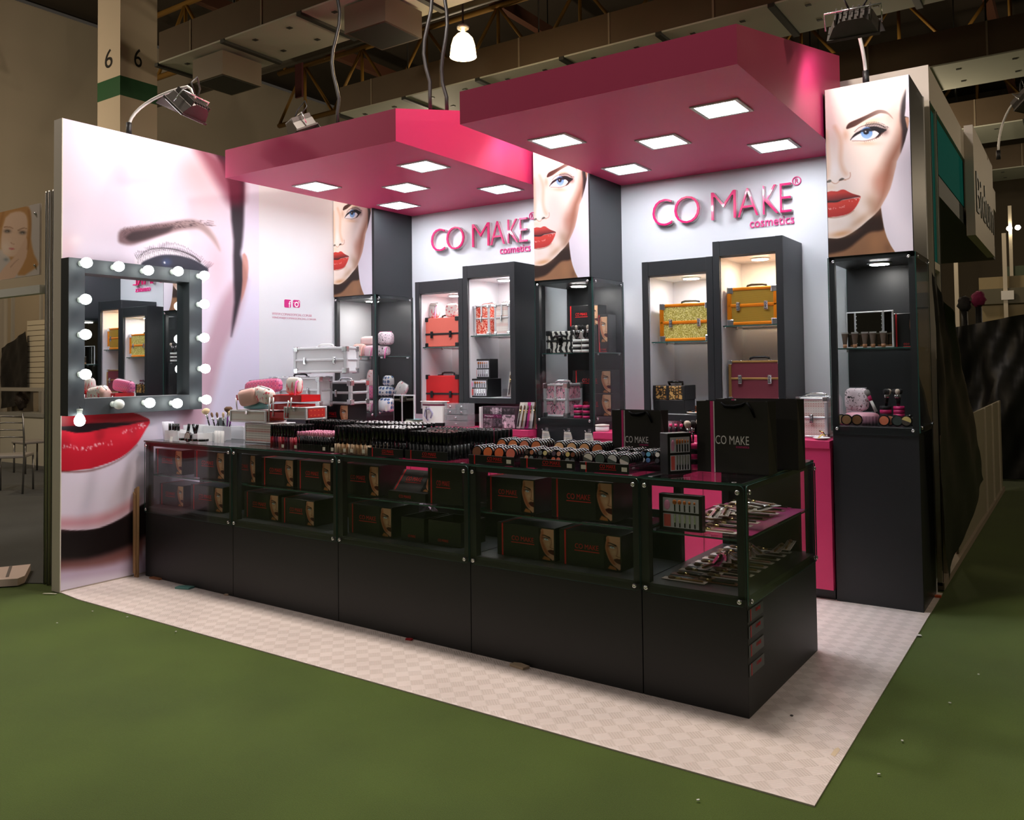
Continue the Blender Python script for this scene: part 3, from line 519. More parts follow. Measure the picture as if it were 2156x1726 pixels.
# ------------------------------------------------------------------ glass display counters (the row stands one degree askew)
CA = -.018; CS, SN = math.cos(CA), math.sin(CA)
def ct(x, y, z=0): return Vector((x*CS-y*SN, x*SN+y*CS, z))
def catp(px, py, y):
    """pixel -> counter-local x, z on the local plane y"""
    d = CF+CR*(px-PX)/F-CU*(py-PY)/F; n = np.array([-SN, CS, 0]); t = (y-n@CAM)/(n@d); p = CAM+d*t; return p[0]*CS+p[1]*SN, p[2]
def ctz(px, py, z):
    p = at(px, py, 2, z); return p.x*CS+p.y*SN, -p.x*SN+p.y*CS
ZB, ZS = .500, .742
def counter(label, x0, x1, dep, shelf=True, end=False, left_end=False):
    c = thing('glass_display_counter', label, 'display counter', ct(x0, 0), CA); w = x1-x0; q = .04
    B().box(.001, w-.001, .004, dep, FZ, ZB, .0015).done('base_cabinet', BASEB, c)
    for a in (0, w-q):
        for e in (.004, dep-q): B().box(a+.001, a+q-.001, e, e+q, ZB, .985).done('post', BLK, c)
    b_ = B(); b_.box(q, w-q, .006, .03, .955, .985); b_.box(q, w-q, dep-.03, dep-.006, .955, .985); b_.box(.004, q-.006, q, dep-q, .955, .985); b_.box(w-q+.006, w-.004, q, dep-q, .955, .985); b_.done('top_rail', BLK, c)
    B().box(.001, w-.001, .004, dep, ZB, ZB+.012).done('case_floor', BLK, c)
    pane('glass_shelf', c, q*.5, w-q*.5, .05, dep-.05, ZS-.008, ZS)
    if not end: B().box(q, w-q, dep-.03, dep-.02, ZB+.012, ZS+.02).done('back_panel', BLK, c)
    pane('glass_top', c, .001, w-.001, -.012, dep+.004, .9855, .9945)
    p = B(); p.prism(rrect(.002, w-.002, ZB-.03, .984, .02), .006, 'y', -.008); p.bm.normal_update()
    for f in p.bm.faces: f.material_index = 0 if abs(f.normal.y) > .9 else 1
    p.done('glass_front', [GLASS, EDGE], c)
    for bx_ in (.028, w-.028):
        for bz in (ZB-.008, .955): bolt(c, (bx_, -.008, bz), (0, -1, 0), .013)
    for bx_ in (.05, w-.05): B().cyl((bx_, .012, .994), (bx_, .012, .9955), .011, n=12).done('top_bolt', CHROME, c)
    if end:
        B().box(.01, w-.065, dep-.028, dep-.018, ZB+.012, .955).done('back_panel', BLK, c)
        p = B(); p.prism(rrect(.002, dep-.002, ZB-.03, .984, .02), .006, 'x', w+.002); p.bm.normal_update()
        for f in p.bm.faces: f.material_index = 0 if abs(f.normal.x) > .9 else 1
        p.done('glass_side', [GLASS, EDGE], c)
        for by in (.028, dep-.028):
            for bz in (ZB-.008, .955): bolt(c, (w+.008, by, bz), (1, 0, 0), .013)
    return c
SEAM = [-4.515, -3.485, -2.485, -1.486, -.492, 0]
names = ('leftmost, with four printed boxes', 'second from the mural, with five printed boxes', 'middle one of five, with a slanted palette box', 'fourth from the mural, with four large printed boxes')
for i in range(4): counter('black glass-topped display counter, '+names[i], SEAM[i], SEAM[i+1]-.002, .50)
CN = counter('black glass display counter forming the right-hand corner, brush packets inside', SEAM[4], 0, 1.045, end=True)
for k, z in enumerate((.435, .365, .285, .205)):    # reflection of stacked boxes in the corner base, imitated by coloured strips
    st = B().box(.492, .494, .012, .20, z-.03, z+.02).done('reflection_strip', M('strip_grey_%d' % (k > 1), (44, 46, 46) if k < 2 else (74, 78, 78), .4), CN)
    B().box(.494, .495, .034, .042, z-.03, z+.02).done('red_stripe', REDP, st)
    me = text_me('CO MAKE', 1, REDP, .0003); a, b2 = width(me); ob('lettering', me, st, (.4946, .10, z-.004), (PI/2, 0, PI/2), (.062/(b2-a), .022, 1))  # lettering of the imitated box reflection
# ------------------------------------------------------------------ hollywood mirror on the mural wall
mf = thing('bulb_mirror', 'square dark mirror ringed with round white bulbs on the mural wall', 'mirror', (XW+.006, -.512, 1.205))
FW, FH, FD = 1.06, 1.085, .10
for nm, q in (('frame_side', (0, .115, 0, FH)), ('frame_side', (FW-.115, FW, 0, FH)), ('frame_rail', (.115, FW-.115, FH-.10, FH)), ('frame_rail', (.115, FW-.115, 0, .115))):
    B().box(0, FD, q[0], q[1], q[2], q[3], .001).done(nm, SLATE, mf)
B().box(.012, .02, .115, FW-.115, .115, FH-.10).done('mirror_glass', M('mirror_silver', (240, 244, 244), .01, metal=1), mf)
BULB = M('lit_bulb', (255, 255, 255), .3, emit=(246, 255, 250), es=11); DEAD = M('unlit_bulb', (226, 232, 228), .25)
SOCK = M('porcelain_socket', (206, 214, 208), .4)
def bulb_me(mat): b_ = B(); b_.lathe([(.012, .03), (.016, .036), (.026, .05), (.034, .066), (.0365, .082), (.033, .1), (.022, .113), (.006, .119)], ax=(1, 0, 0), n=16); return b_.mesh('bulb', mat)
LIT, OFF = bulb_me(BULB), bulb_me(DEAD); b_ = B(); b_.lathe([(.02, 0), (.02, .012), (.017, .014), (.017, .034)], ax=(1, 0, 0), n=14); SK = b_.mesh('socket', SOCK)
for px, py, lit in ((182, 553, 1), (250, 561, 1), (312, 569, 1), (375, 571, 1), (430, 580, 1), (180, 630, 1), (180, 704, 1), (180, 788, 1), (430, 640, 1), (430, 711, 1), (432, 776, 1), (250, 851, 0), (315, 848, 1), (373, 849, 1), (437, 841, 1)):
    p = at(px, py, 0, XW+.006+FD+.08); y, z = p.y+.512, p.z-1.205
    s = ob('socket', SK, mf, (FD, min(max(y, .02), FW-.02), min(max(z, .02), FH-.02))); ob('bulb', LIT if lit else OFF, s)
p = at(170, 884, 0, XW+.15); s = ob('socket', SK, mf, (.13, p.y+.512, p.z-1.205+.075), (0, PI/2, 0)); s['label'] = 'loose socket dangling below the frame'; ob('bulb', LIT, s)
B().tube([(FD, .09, .03), (.125, .085, .035), (.13, p.y+.512, p.z-1.205+.09), (.13, p.y+.512, p.z-1.205+.07)], .003, 6).done('cable', BLKM, mf)
# ------------------------------------------------------------------ floodlights on curved arms
FLOOD = M('flood_housing', (78, 74, 70), .45, metal=.5, noise=.15); ARM = M('white_arm', (232, 228, 220), .35)
FLE = M('flood_lens', (255, 255, 255), .4, emit=(255, 244, 246), es=3)
def floodlight(label, foot, head, aim, power, ang=1.9, bow=.35):
    t = thing('arm_floodlight', label, 'floodlight', foot); f, h = Vector(foot), Vector(head); d = h-f
    pts = [Vector((d.x*(1-math.cos(a)), d.y*(1-math.cos(a)), (d.z+bow)*math.sin(a))) for a in np.linspace(0, PI/2, 11)]
    pts += [Vector((d.x*(1+.12*s), d.y*(1+.12*s), d.z+bow-bow*.65*s*s)) for s in (.5, 1)]
    B().tube(pts, .011, 10).done('arm', ARM, t); B().cyl((0, 0, -.06), (0, 0, .03), .02, n=12).done('clamp', M('clamp_black', (26, 26, 26), .5), t)
    hd = ob('lamp_head', None, t) if False else None
    q = (Vector(aim)-h).to_track_quat('-Z', 'Y').to_matrix().to_4x4(); T = Matrix.Translation(d)@q
    b_ = B(); b_.prism([(-.13, -.02), (.13, -.02), (.10, .045), (.06, .075), (-.06, .075), (-.10, .045)], .19, 'y', -.095); b_.box(-.14, .14, -.105, .105, -.035, -.02)
    for k in range(7): b_.box(-.09+k*.03-.004, -.09+k*.03+.004, -.09, .09, .05, .088)
    b_.xf(T); b_.done('housing', FLOOD, t)
    b_ = B(); b_.box(-.125, .125, -.09, .09, -.04, -.036); b_.xf(T); b_.done('lens', FLE if power else FLOOD, t)
    b_ = B(); b_.tube([(-.15, 0, 0), (-.15, 0, .10), (.15, 0, .10), (.15, 0, 0)], .006, 6); b_.xf(T); b_.done('bracket', CHROME, t)
    b_ = B(); b_.tube([(.05, .02, .09), (.1, .09, .14), (.04, .12, .2), (-.05, .06, .16), (-.02, 0, .11)], .006, 6); b_.xf(T); b_.done('cable', BLKM, t)
    b_ = B(); b_.prism([(-.14, -.035), (.14, -.035), (.16, -.1), (-.16, -.1)], .002, 'y', .105); b_.xf(T); b_.done('barn_door', FLOOD, t)
    l = h+(Vector(aim)-h).normalized()*.07
    if power: o = lamp('SPOT', 'floodlight_beam', l, power, (1, .95, .97), .09, aim, ang, .35)
    return t
floodlight('curved white arm floodlight on top of the mural wall', (XW-.02, .005, ZT+.06), at(395, 232, 0, -4.02)+Vector((0, 0, .02)), (XW, -.1, 2.75), 15, 2.75, .15)
floodlight('curved white arm floodlight on the free-end poster tower', (.118, 2.12, 3.325), at(1797, 55, 1, 1.55), (.10, 2.06, 2.85), 12, 2.8, .06)
floodlight('floodlight half hidden behind the nearer canopy, over the middle tower poster', (-2.08, 2.14, 3.326), (-2.06, 1.62, 3.40), (-2.2, 2.06, 2.7), 16, 2.8, .05)
floodlight('floodlight peeking over the far canopy edge beside the white wall', (-4.35, 2.14, 3.326), at(634, 268, 1, 1.6), (-4.3, 2.06, 2.6), 0, 2.0, .05)
# ------------------------------------------------------------------ goods: shared builders
def tri_mat(name, fn):
    """pattern material: fn(nt, vec, bsdf) gets object coordinates"""
    m, nt, b = nodemat(name); tc = nt.nodes.new('ShaderNodeTexCoord'); fn(nt, tc.outputs['Object'], b); return m
def ramp(nt, fac, b, stops, const=True):
    r = nt.nodes.new('ShaderNodeValToRGB'); r.color_ramp.interpolation = 'CONSTANT' if const else 'LINEAR'; e = r.color_ramp.elements
    while len(e) < len(stops): e.new(.5)
    for el, (p, c) in zip(e, stops): el.position = p; el.color = (*lin(c), 1)
    nt.links.new(fac, r.inputs[0]); nt.links.new(r.outputs[0], b.inputs['Base Color']); return r
def noise_pat(scale, stops, detail=2, dist=0, rough=.5, const=True, stretch=None):
    def f(nt, v, b):
        n = nt.nodes.new('ShaderNodeTexNoise'); n.inputs['Scale'].default_value = scale; n.inputs['Detail'].default_value = detail; n.inputs['Distortion'].default_value = dist
        if stretch:
            mp = nt.nodes.new('ShaderNodeMapping'); mp.inputs['Scale'].default_value = stretch; nt.links.new(v, mp.inputs[0]); v = mp.outputs[0]
        nt.links.new(v, n.inputs['Vector']); ramp(nt, n.outputs['Fac'], b, stops, const); b.inputs['Roughness'].default_value = rough
    return f
def voro_pat(scale, stops, rough=.5, feat='F1', dist='EUCLIDEAN', metal=0, const=True, rnd=1):
    def f(nt, v, b):
        n = nt.nodes.new('ShaderNodeTexVoronoi'); n.feature = feat; n.inputs['Scale'].default_value = scale; n.inputs['Randomness'].default_value = rnd
        if feat == 'F1': n.distance = dist
        nt.links.new(v, n.inputs['Vector']); ramp(nt, n.outputs['Distance'], b, stops, const); b.inputs['Roughness'].default_value = rough; b.inputs['Metallic'].default_value = metal
    return f
def wave_pat(scale, stops, dist=6, direction='DIAGONAL', rough=.5, dscale=1.2):
    def f(nt, v, b):
        n = nt.nodes.new('ShaderNodeTexWave'); n.bands_direction = direction; n.inputs['Scale'].default_value = scale; n.inputs['Distortion'].default_value = dist; n.inputs['Detail Scale'].default_value = dscale
        nt.links.new(v, n.inputs['Vector']); ramp(nt, n.outputs['Fac'], b, stops); b.inputs['Roughness'].default_value = rough
    return f
def glitter(scale, c0, c1, c2):
    def f(nt, v, b):
        n = nt.nodes.new('ShaderNodeTexVoronoi'); n.inputs['Scale'].default_value = scale; nt.links.new(v, n.inputs['Vector']); sp = nt.nodes.new('ShaderNodeSeparateColor'); nt.links.new(n.outputs['Color'], sp.inputs[0])
        ramp(nt, sp.outputs[0], b, [(0, c0), (.5, c1), (.86, c2)], False); b.inputs['Roughness'].default_value = .35; b.inputs['Metallic'].default_value = .3
    return f
ZEBRA = tri_mat('zebra_print', wave_pat(7, [(0, (20, 20, 20)), (.5, (225, 222, 214))], 4.5, 'X', .5, 2.2))
LEO = tri_mat('leopard_print', voro_pat(38, [(0, (150, 112, 60)), (.36, (34, 26, 16)), (.62, (176, 140, 84))], .4))
GOLDG = tri_mat('gold_glitter', glitter(260, (150, 130, 40), (196, 180, 70), (250, 240, 170)))
GOLDH = tri_mat('gold_hologram', wave_pat(46, [(0, (150, 110, 30)), (.5, (196, 150, 50)), (.85, (120, 110, 60))], 1.2, 'Z', .3))
REDG = tri_mat('red_glitter', glitter(120, (196, 44, 26), (228, 70, 40), (255, 210, 190)))
PARIS = tri_mat('pink_city_print', noise_pat(46, [(0, (232, 170, 186)), (.46, (216, 190, 198)), (.53, (60, 42, 52)), (.58, (230, 150, 176))], 4, .4, stretch=(1, 1, .55)))
CORAL = M('coral_leatherette', (240, 118, 100), .5, bump=.15, bscale=220); REDL = M('red_leatherette', (208, 30, 34), .42, bump=.2, bscale=220)
WINE = M('burgundy_leatherette', (112, 42, 54), .5, bump=.15, bscale=260); ORNG = M('orange_metal', (236, 138, 26), .3, metal=.35); BRNZ = M('bronze_metal', (168, 130, 76), .4, metal=.5)
WHC = M('white_ribbed_panel', (226, 228, 230), .35, bump=.1, bscale=300); BLP = M('black_ribbed_panel', (34, 34, 36), .35)
def tribal(nt, v, b):
    sp = nt.nodes.new('ShaderNodeSeparateXYZ'); nt.links.new(v, sp.inputs[0])
    bk = nt.nodes.new('ShaderNodeTexVoronoi'); bk.distance = 'MANHATTAN'; bk.inputs['Scale'].default_value = 62; bk.inputs['Randomness'].default_value = 0; nt.links.new(v, bk.inputs['Vector'])
    wv = nt.nodes.new('ShaderNodeMath'); wv.operation = 'MULTIPLY'; wv.inputs[1].default_value = 95; nt.links.new(sp.outputs[2], wv.inputs[0])
    sn = nt.nodes.new('ShaderNodeMath'); sn.operation = 'SINE'; nt.links.new(wv.outputs[0], sn.inputs[0])
    r1 = nt.nodes.new('ShaderNodeValToRGB'); r1.color_ramp.interpolation = 'CONSTANT'; e = r1.color_ramp.elements; e[0].color = (*lin((150, 146, 142)), 1); e[1].position = .34; e[1].color = (*lin((222, 216, 208)), 1)
    r2 = nt.nodes.new('ShaderNodeValToRGB'); r2.color_ramp.interpolation = 'CONSTANT'; e = r2.color_ramp.elements; e[0].color = (*lin((176, 52, 44)), 1); e[1].position = .36; e[1].color = (*lin((214, 196, 188)), 1)
    nt.links.new(bk.outputs['Distance'], r1.inputs[0]); nt.links.new(bk.outputs['Distance'], r2.inputs[0]); gt = nt.nodes.new('ShaderNodeMath'); gt.operation = 'GREATER_THAN'; gt.inputs[1].default_value = .25; nt.links.new(sn.outputs[0], gt.inputs[0])
    mx = nt.nodes.new('ShaderNodeMix'); mx.data_type = 'RGBA'; nt.links.new(gt.outputs[0], mx.inputs[0]); nt.links.new(r1.outputs[0], mx.inputs[6]); nt.links.new(r2.outputs[0], mx.inputs[7]); nt.links.new(mx.outputs[2], b.inputs['Base Color'])
TRIBAL = tri_mat('tribal_print', tribal)
DIAM = tri_mat('red_diamond_print', voro_pat(30, [(0, (240, 176, 90)), (.2, (186, 40, 36)), (.45, (226, 120, 70)), (.62, (186, 40, 36))], .4, dist='MANHATTAN', rnd=0))
def bars(b_, w, d, h, t, zs=()):
    """rounded frame along the twelve edges of a box 0..w, 0..d, 0..h (front at y=0), plus belts at heights zs"""
    e = t*.22
    for x in (0, w-t):
        for y in (0, d-t): b_.box(x-e, x+t+e, y-e, y+t+e, 0, h, t*.3)
    for z in (0, h-t)+tuple(zs):
        for y in (0, d-t): b_.box(0, w, y-e, y+t+e, z, z+t, t*.25)
        for x in (0, w-t): b_.box(x-e, x+t+e, 0, d, z, z+t, t*.25)
def train_case(label, loc, w, d, h, shell, frame, corner, rz=0, split=.62, t=.018, latches=2, handle=BLKM, small=False, tilt=0, lat=CHROME, grp=None, vbar=None):
    c = thing('train_case', label, 'makeup case', loc, rz, grp)
    if tilt: c.rotation_euler = (0, tilt, rz)
    zm = h*split
    B().box(.003, w-.003, .003, d-.003, .002, zm, .004).done('lower_shell', shell, c); B().box(.003, w-.003, .003, d-.003, zm+.001, h-.002, .004).done('lid', shell, c)
    if frame:
        b_ = B(); bars(b_, w, d, h, t, (zm-t/2,))
        b_.done('edge_frame', frame, c)
    else: B().box(-.003, w+.003, -.003, d+.003, zm-.008, zm+.008, .002).done('belt', BLKM, c)
    k = t*1.9
    for x in (0, w):
        for y in (0, d):
            for z in (0, h):
                ax = lambda v, m: (v-k if v > m/2 else v-.006, v+.006 if v > m/2 else v+k)
                B().box(*ax(x, w), *ax(y, d), *ax(z, h), .006, 2).done('corner_cap', corner, c)
    for i in range(latches):
        lx = w*(.22+.56*i/max(1, latches-1)) if latches > 1 else w*.5
        b_ = B(); lw_ = .026 if not small else .016; b_.box(lx-lw_/2, lx+lw_/2, -.014, -.003, zm-.035, zm+.024, .003); b_.box(lx-lw_*.36, lx+lw_*.36, -.018, -.012, zm-.024, zm+.002, .002); b_.box(lx-lw_*.3, lx+lw_*.3, -.016, -.012, zm+.008, zm+.018, .002); b_.done('latch', lat, c)
    if vbar: B().box(w/2-.008, w/2+.008, -.008, -.001, zm, h, .002).done('front_strap', vbar, c)
    if handle:
        b_ = B(); b_.tube([(w/2-.07, d/2, h), (w/2-.065, d/2, h+.018), (w/2-.04, d/2, h+.024), (w/2+.04, d/2, h+.024), (w/2+.065, d/2, h+.018), (w/2+.07, d/2, h)], .008, 8); b_.done('handle', handle, c)
        for s in (-1, 1): B().box(w/2+s*.075-.012, w/2+s*.075+.012, d/2-.012, d/2+.012, h-.001, h+.008, .002).done('handle_mount', corner, c)
    return c
# small printed portrait of the black boxes
def boxface():
    nu, nv = 30, 66; g = plane_grid(nu, nv, lambda u, v: np.stack([u, v*0, 1-v], 1)); X = 1190+g[:, 0]*400; Y = 560+(1-g[:, 2])*1060
    p = Paint(X, Y, (20, 18, 18)); k = p.poly
    k([(1340, 1480), (1480, 1540), (1500, 1625), (1280, 1600)], (176, 112, 60), 14, n=1)
    k([(1290, 540), (1255, 700), (1230, 850), (1232, 1000), (1270, 1180), (1320, 1330), (1390, 1450), (1480, 1530), (1620, 1556), (1620, 540)], (208, 160, 124), 9, n=2)
    k([(1290, 570), (1240, 850), (1238, 1000), (1280, 1180), (1330, 1330), (1400, 1440), (1480, 1440), (1380, 1200), (1310, 980), (1330, 760)], (168, 92, 56), 36, .85, n=2); p.blob(1440, 1070, 60, 90, (226, 184, 152), .7)
    p.line([(1510, 860), (1530, 1000), (1500, 1150)], (150, 92, 62), 16, 22, 14, .7); p.line([(1490, 1170), (1530, 1190), (1590, 1205)], (90, 50, 36), 16, 12, 8, .9); p.blob(1565, 1000, 18, 150, (240, 206, 180), .6)
    k([(1275, 800), (1300, 772), (1335, 760), (1420, 790), (1500, 826), (1496, 876), (1420, 830), (1340, 796)], (38, 22, 20), 5, n=2); p.blob(1385, 880, 100, 48, (46, 28, 28), .95, .12)
    k([(1330, 900), (1390, 882), (1460, 920), (1420, 945), (1360, 938)], (212, 220, 222), 5, n=2); p.blob(1395, 908, 20, 24, (70, 120, 130), .9)
    k([(1428, 1292), (1470, 1262), (1520, 1244), (1560, 1256), (1620, 1250), (1620, 1420), (1560, 1412), (1500, 1390), (1455, 1345)], (78, 18, 22), 6, n=2); p.line([(1440, 1300), (1530, 1308), (1600, 1300)], (30, 8, 10), 10, 14, 6, .9)
    return grid_mesh('face_print', g, nu, nv, p.C)
FACE = boxface()
def comake_box(label, loc, w, d, h, rz=0, face=True, stripe=.085, txt=(.26, .64), tz=(.5, .64), grp=None, shut=True, name='cosmetics_box'):
    c = thing(name, label, 'box', loc, rz, grp); B().box(0, w, 0, d, 0, h, .0015).done('carton', BLKC, c)
    B().box(w*stripe, w*stripe+.009, -.0008, 0, 0, h*.98).done('red_stripe', REDP, c); B().box(w*stripe, w*stripe+.009, 0, d*.9, h, h+.0006).done('red_stripe', REDP, c)
    fit_text('lettering', 'CO MAKE', REDP, c, w*txt[0], w*txt[1], h*tz[0], h*tz[1], -.0006, .0003); B().box(w*txt[0]-.003, w*txt[1]+.004, -.0008, 0, h*tz[0]-.012, h*tz[0]-.008).done('underline', REDP, c)
    if face: ob('face_print', FACE, c, (w*.725, -.0012, h*.03), (0, 0, 0), (w*.255, 1, h*.93))
    return c
# ------------------------------------------------------------------ printed boxes inside the counters
YF = .11
lab = ['leftmost in its row', 'second from the mural', 'left of three', 'centre of three', 'right of three', 'left of two', 'right of two']
def shelf_box(pl, pr, pt, pb, up, d, where, **kw):
    y = kw.pop('y', YF); x0, _ = catp(pl, (pt+pb)/2, y); x1, _ = catp(pr, (pt+pb)/2, y); zt = catp((pl+pr)/2, pt+4, y)[1]; z0 = ZS+.001 if up else ZB+.0125
    h = min(max(zt-z0, .12), (.948 if up else ZS-.010)-z0)
    return comake_box('black carton with red lettering and portrait, '+where, ct(x0-.025, y, z0), x1-x0+.03, d, h, CA, **kw)
shelf_box(331, 383, 942, 997, 1, .2, 'upper shelf of leftmost counter, nearer the mural'); shelf_box(413, 472, 946, 1005, 1, .2, 'upper shelf of leftmost counter, right')
shelf_box(340, 386, 1016, 1071, 0, .2, 'floor of leftmost counter, nearer the mural'); shelf_box(406, 469, 1019, 1083, 0, .2, 'floor of leftmost counter, right')
shelf_box(500, 537, 952, 1013, 1, .22, 'upper shelf of second counter, left'); shelf_box(556, 617, 961, 1022, 1, .22, 'upper shelf of second counter, middle'); shelf_box(631, 696, 967, 1028, 1, .22, 'upper shelf of second counter, right')
shelf_box(519, 586, 1034, 1101, 0, .22, 'floor of second counter, left'); shelf_box(598, 661, 1047, 1114, 0, .22, 'floor of second counter, right')
shelf_box(724, 797, 974, 1041, 1, .24, 'upper shelf of middle counter, beside slanted palette'); shelf_box(908, 972, 981, 1062, 1, .24, 'upper shelf of middle counter, right, no face', face=False)
shelf_box(740, 824, 1060, 1138, 0, .24, 'floor of middle counter, left')
shelf_box(1032, 1124, 1002, 1078, 1, .22, 'upper shelf of fourth counter, left'); shelf_box(1170, 1289, 1007, 1096, 1, .24, 'upper shelf of fourth counter, right')
shelf_box(1055, 1167, 1102, 1187, 0, .22, 'floor of fourth counter, left'); shelf_box(1187, 1307, 1117, 1211, 0, .24, 'floor of fourth counter, right')
for pl, pr, wh in ((845, 893, 'left'), (902, 970, 'right')):    # lower open trays in the middle counter
    x0, _ = catp(pl, 1110, YF); x1, _ = catp(pr, 1110, YF); t = thing('open_carton', 'low black open carton on the floor of middle counter, '+wh, 'box', ct(x0, YF, ZB+.0125), CA); w = x1-x0; h = .135
    b_ = B(); b_.box(0, w, 0, .004, 0, h); b_.box(0, w, .22, .224, 0, h); b_.box(0, .004, .004, .22, 0, h); b_.box(w-.004, w, .004, .22, 0, h); b_.box(0, w, 0, .224, 0, .004); b_.done('carton', BLKC, t); fit_text('lettering', 'CO MAKE', REDP, t, w*.3, w*.62, .022, .036, -.0006, .0003)
x0, _ = catp(822, 1010, YF); x1, _ = catp(900, 1010, YF); w = x1-x0     # slanted palette box
t = thing('palette_box', 'black palette box with slanted printed lid in the middle counter', 'box', ct(x0, YF-.02, ZS+.001), CA); B().box(0, w, 0, .2, 0, .05, .001).done('base', BLKC, t); fit_text('lettering', 'CO MAKE', REDP, t, w*.3, w*.62, .016, .032, -.0006, .0003)
ld = B().box(0, w, 0, .006, 0, .15).done('lid', M('dark_grey_card', (52, 48, 48), .5), t, (0, .04, .05), (-.75, 0, 0)); B().box(.01, .02, -.0008, 0, .002, .148).done('red_stripe', REDP, ld); fit_text('lettering', 'CO MAKE', REDP, ld, w*.2, w*.62, .07, .1, -.0006, .0003); B().box(w*.2, w*.64, -.0008, 0, .058, .062).done('underline', REDP, ld); ob('face_print', FACE, ld, (w*.74, -.0012, .004), (0, 0, 0), (w*.25, 1, .142))
# crumpled plastic bags
def crumple(name, label, cat, loc, rx, ry, rz, mat, seed=0, rot=0, e=.35, n=14):
    r = random.Random(seed); b_ = B(); b_.ball((0, 0, 0), 1, 1, 1, n, 9)
    for v in b_.bm.verts: k = 1+r.uniform(-e, e*.4); v.co = Vector((v.co.x*rx*k, v.co.y*ry*k, max(v.co.z*k, -.95)*rz+rz*.95))
    o = b_.done(name, mat, None, loc, (0, 0, rot)); 
    for p in o.data.polygons: p.use_smooth = False
    return tag(o, label, cat)
SILV = M('purple_foil_film', (176, 156, 170), .18, metal=.75); CLFILM = M('clear_film', (225, 225, 228), .12, alpha=.45, spec=.8)
p = catp(850, 1062, .3); crumple('plastic_bag', 'crumpled silvery purple plastic bag behind low cartons in middle counter', 'plastic bag', ct(p[0]+.05, .41, ZB+.013), .17, .05, .09, SILV, 1, CA); p = catp(640, 1040, .3)
# ------------------------------------------------------------------ cases on the lit shelves
def pw(px, py, Y): return at(px, py, 1, Y)
e = .0015
train_case('coral leatherette makeup case with black corners on a glass shelf', (pw(895, 700, 2.2).x, 2.2, 1.688+e), .37, .2, .255, CORAL, None, BLKM, split=.44, lat=BLKM)
train_case('red leatherette makeup case with black corners below the coral case', (pw(895, 820, 2.2).x, 2.2, 1.153+e), .37, .2, .285, REDL, None, BLKM, split=.44, lat=BLKM)
train_case('small red glitter case with aluminium edges on a glass shelf', (pw(999, 675, 2.2).x, 2.2, 1.773+e), .152, .2, .255, REDG, ALU, CHROME, latches=1, small=True, t=.014, handle=CHROME, vbar=ALU, split=.56)
train_case('small white patterned case with aluminium edges beside the red glitter case', (pw(1041, 675, 2.2).x, 2.2, 1.773+e), .152, .2, .255, TRIBAL, ALU, CHROME, latches=1, small=True, t=.014, handle=CHROME, vbar=ALU, split=.56)
train_case('gold glitter makeup case with orange edges on a glass shelf', (pw(1390, 680, 2.2).x, 2.2, 1.676+e), .385, .22, .272, GOLDG, ORNG, CHROME, split=.5, t=.022)
train_case('striped gold makeup case with orange edges, highest on the wall', (pw(1532, 640, 2.2).x, 2.2, 1.775+e), .345, .22, .262, GOLDH, ORNG, CHROME, split=.52, t=.022)
train_case('burgundy makeup case with bronze edges on the cabinet floor', (pw(1535, 800, 2.2).x, 2.2, 1.253+e), .365, .22, .275, WINE, BRNZ, CHROME, split=.55, t=.014)
c = thing('leopard_case', 'small leopard print vanity case with black base under the gold glitter case', 'makeup case', (pw(1376, 840, 2.16).x, 2.16, 1.153+e))
B().box(0, .24, 0, .2, 0, .10, .004).done('lower_shell', BLKM, c); B().box(0, .24, 0, .2, .101, .2, .004).done('lid', LEO, c)
for x in (-.002, .10, .222): B().box(x, x+.022, -.003, .203, .1, .203, .002).done('strap', BLKM, c)
B().tube([(.09, .1, .2), (.085, .08, .225), (.15, .06, .23), (.19, .09, .225), (.185, .1, .2)], .009, 8).done('handle', BLKG, c)
# ------------------------------------------------------------------ soft pouches
def pouch(label, loc, w, d, h, mat, rz=0, tilt=(0, 0), ex=.45, strap=None, zipm=None, name='pouch', cat='pouch', grp=None, tagc=False):
    t = thing(name, label, cat, loc, rz, grp); t.rotation_euler = (tilt[0], tilt[1], rz)
    b_ = B(); n, mid = 18, 10; sg = lambda v, p: math.copysign(abs(v)**p, v); rows = []
    for i in range(1, mid):
        a = PI*i/mid; rows.append([b_.bm.verts.new((w/2*sg(math.sin(a), .5)*sg(math.cos(2*PI*j/n), ex), d/2*sg(math.sin(a), .7)*sg(math.sin(2*PI*j/n), .6)*(1-.35*(1-math.cos(a))*.5), h/2-h/2*sg(math.cos(a), .55))) for j in range(n)])
    for p_, q_ in zip(rows, rows[1:]): b_.skin(p_, q_)
    f1 = b_.bm.faces.new(rows[0][::-1]); f2 = b_.bm.faces.new(rows[-1]); b_.done('body', mat, t)
    B().box(-w*.40, w*.40, -.004, .004, h-.004, h+.002, .001).done('zipper', zipm or M('zip_grey', (150, 146, 150), .4, metal=.4), t)
    if strap: B().tube([(w*.36, -.01, h*.8), (w*.42, -d*.5, h*.7), (w*.40, -d*.62, h*.25), (w*.38, -d*.64, -h*.25)], .006, 6).done('wrist_strap', strap, t)
    if tagc: B().box(w*.2, w*.34, -d*.56, -d*.55, h*.1, h*.5).done('paper_tag', STICK, t)
    return t
PPEACH = M('peach_vinyl', (238, 190, 182), .35); PPINK = M('pale_pink_vinyl', (240, 196, 208), .35); TEALV = M('teal_vinyl', (130, 196, 204), .3)
FLOR = tri_mat('floral_fabric', noise_pat(40, [(0, (150, 170, 190)), (.34, (238, 228, 222)), (.6, (226, 120, 130)), (.68, (206, 60, 84))], 2)); CHERR = tri_mat('cherry_fabric', noise_pat(46, [(0, (240, 212, 216)), (.6, (206, 96, 100)), (.7, (238, 214, 218))], 1))
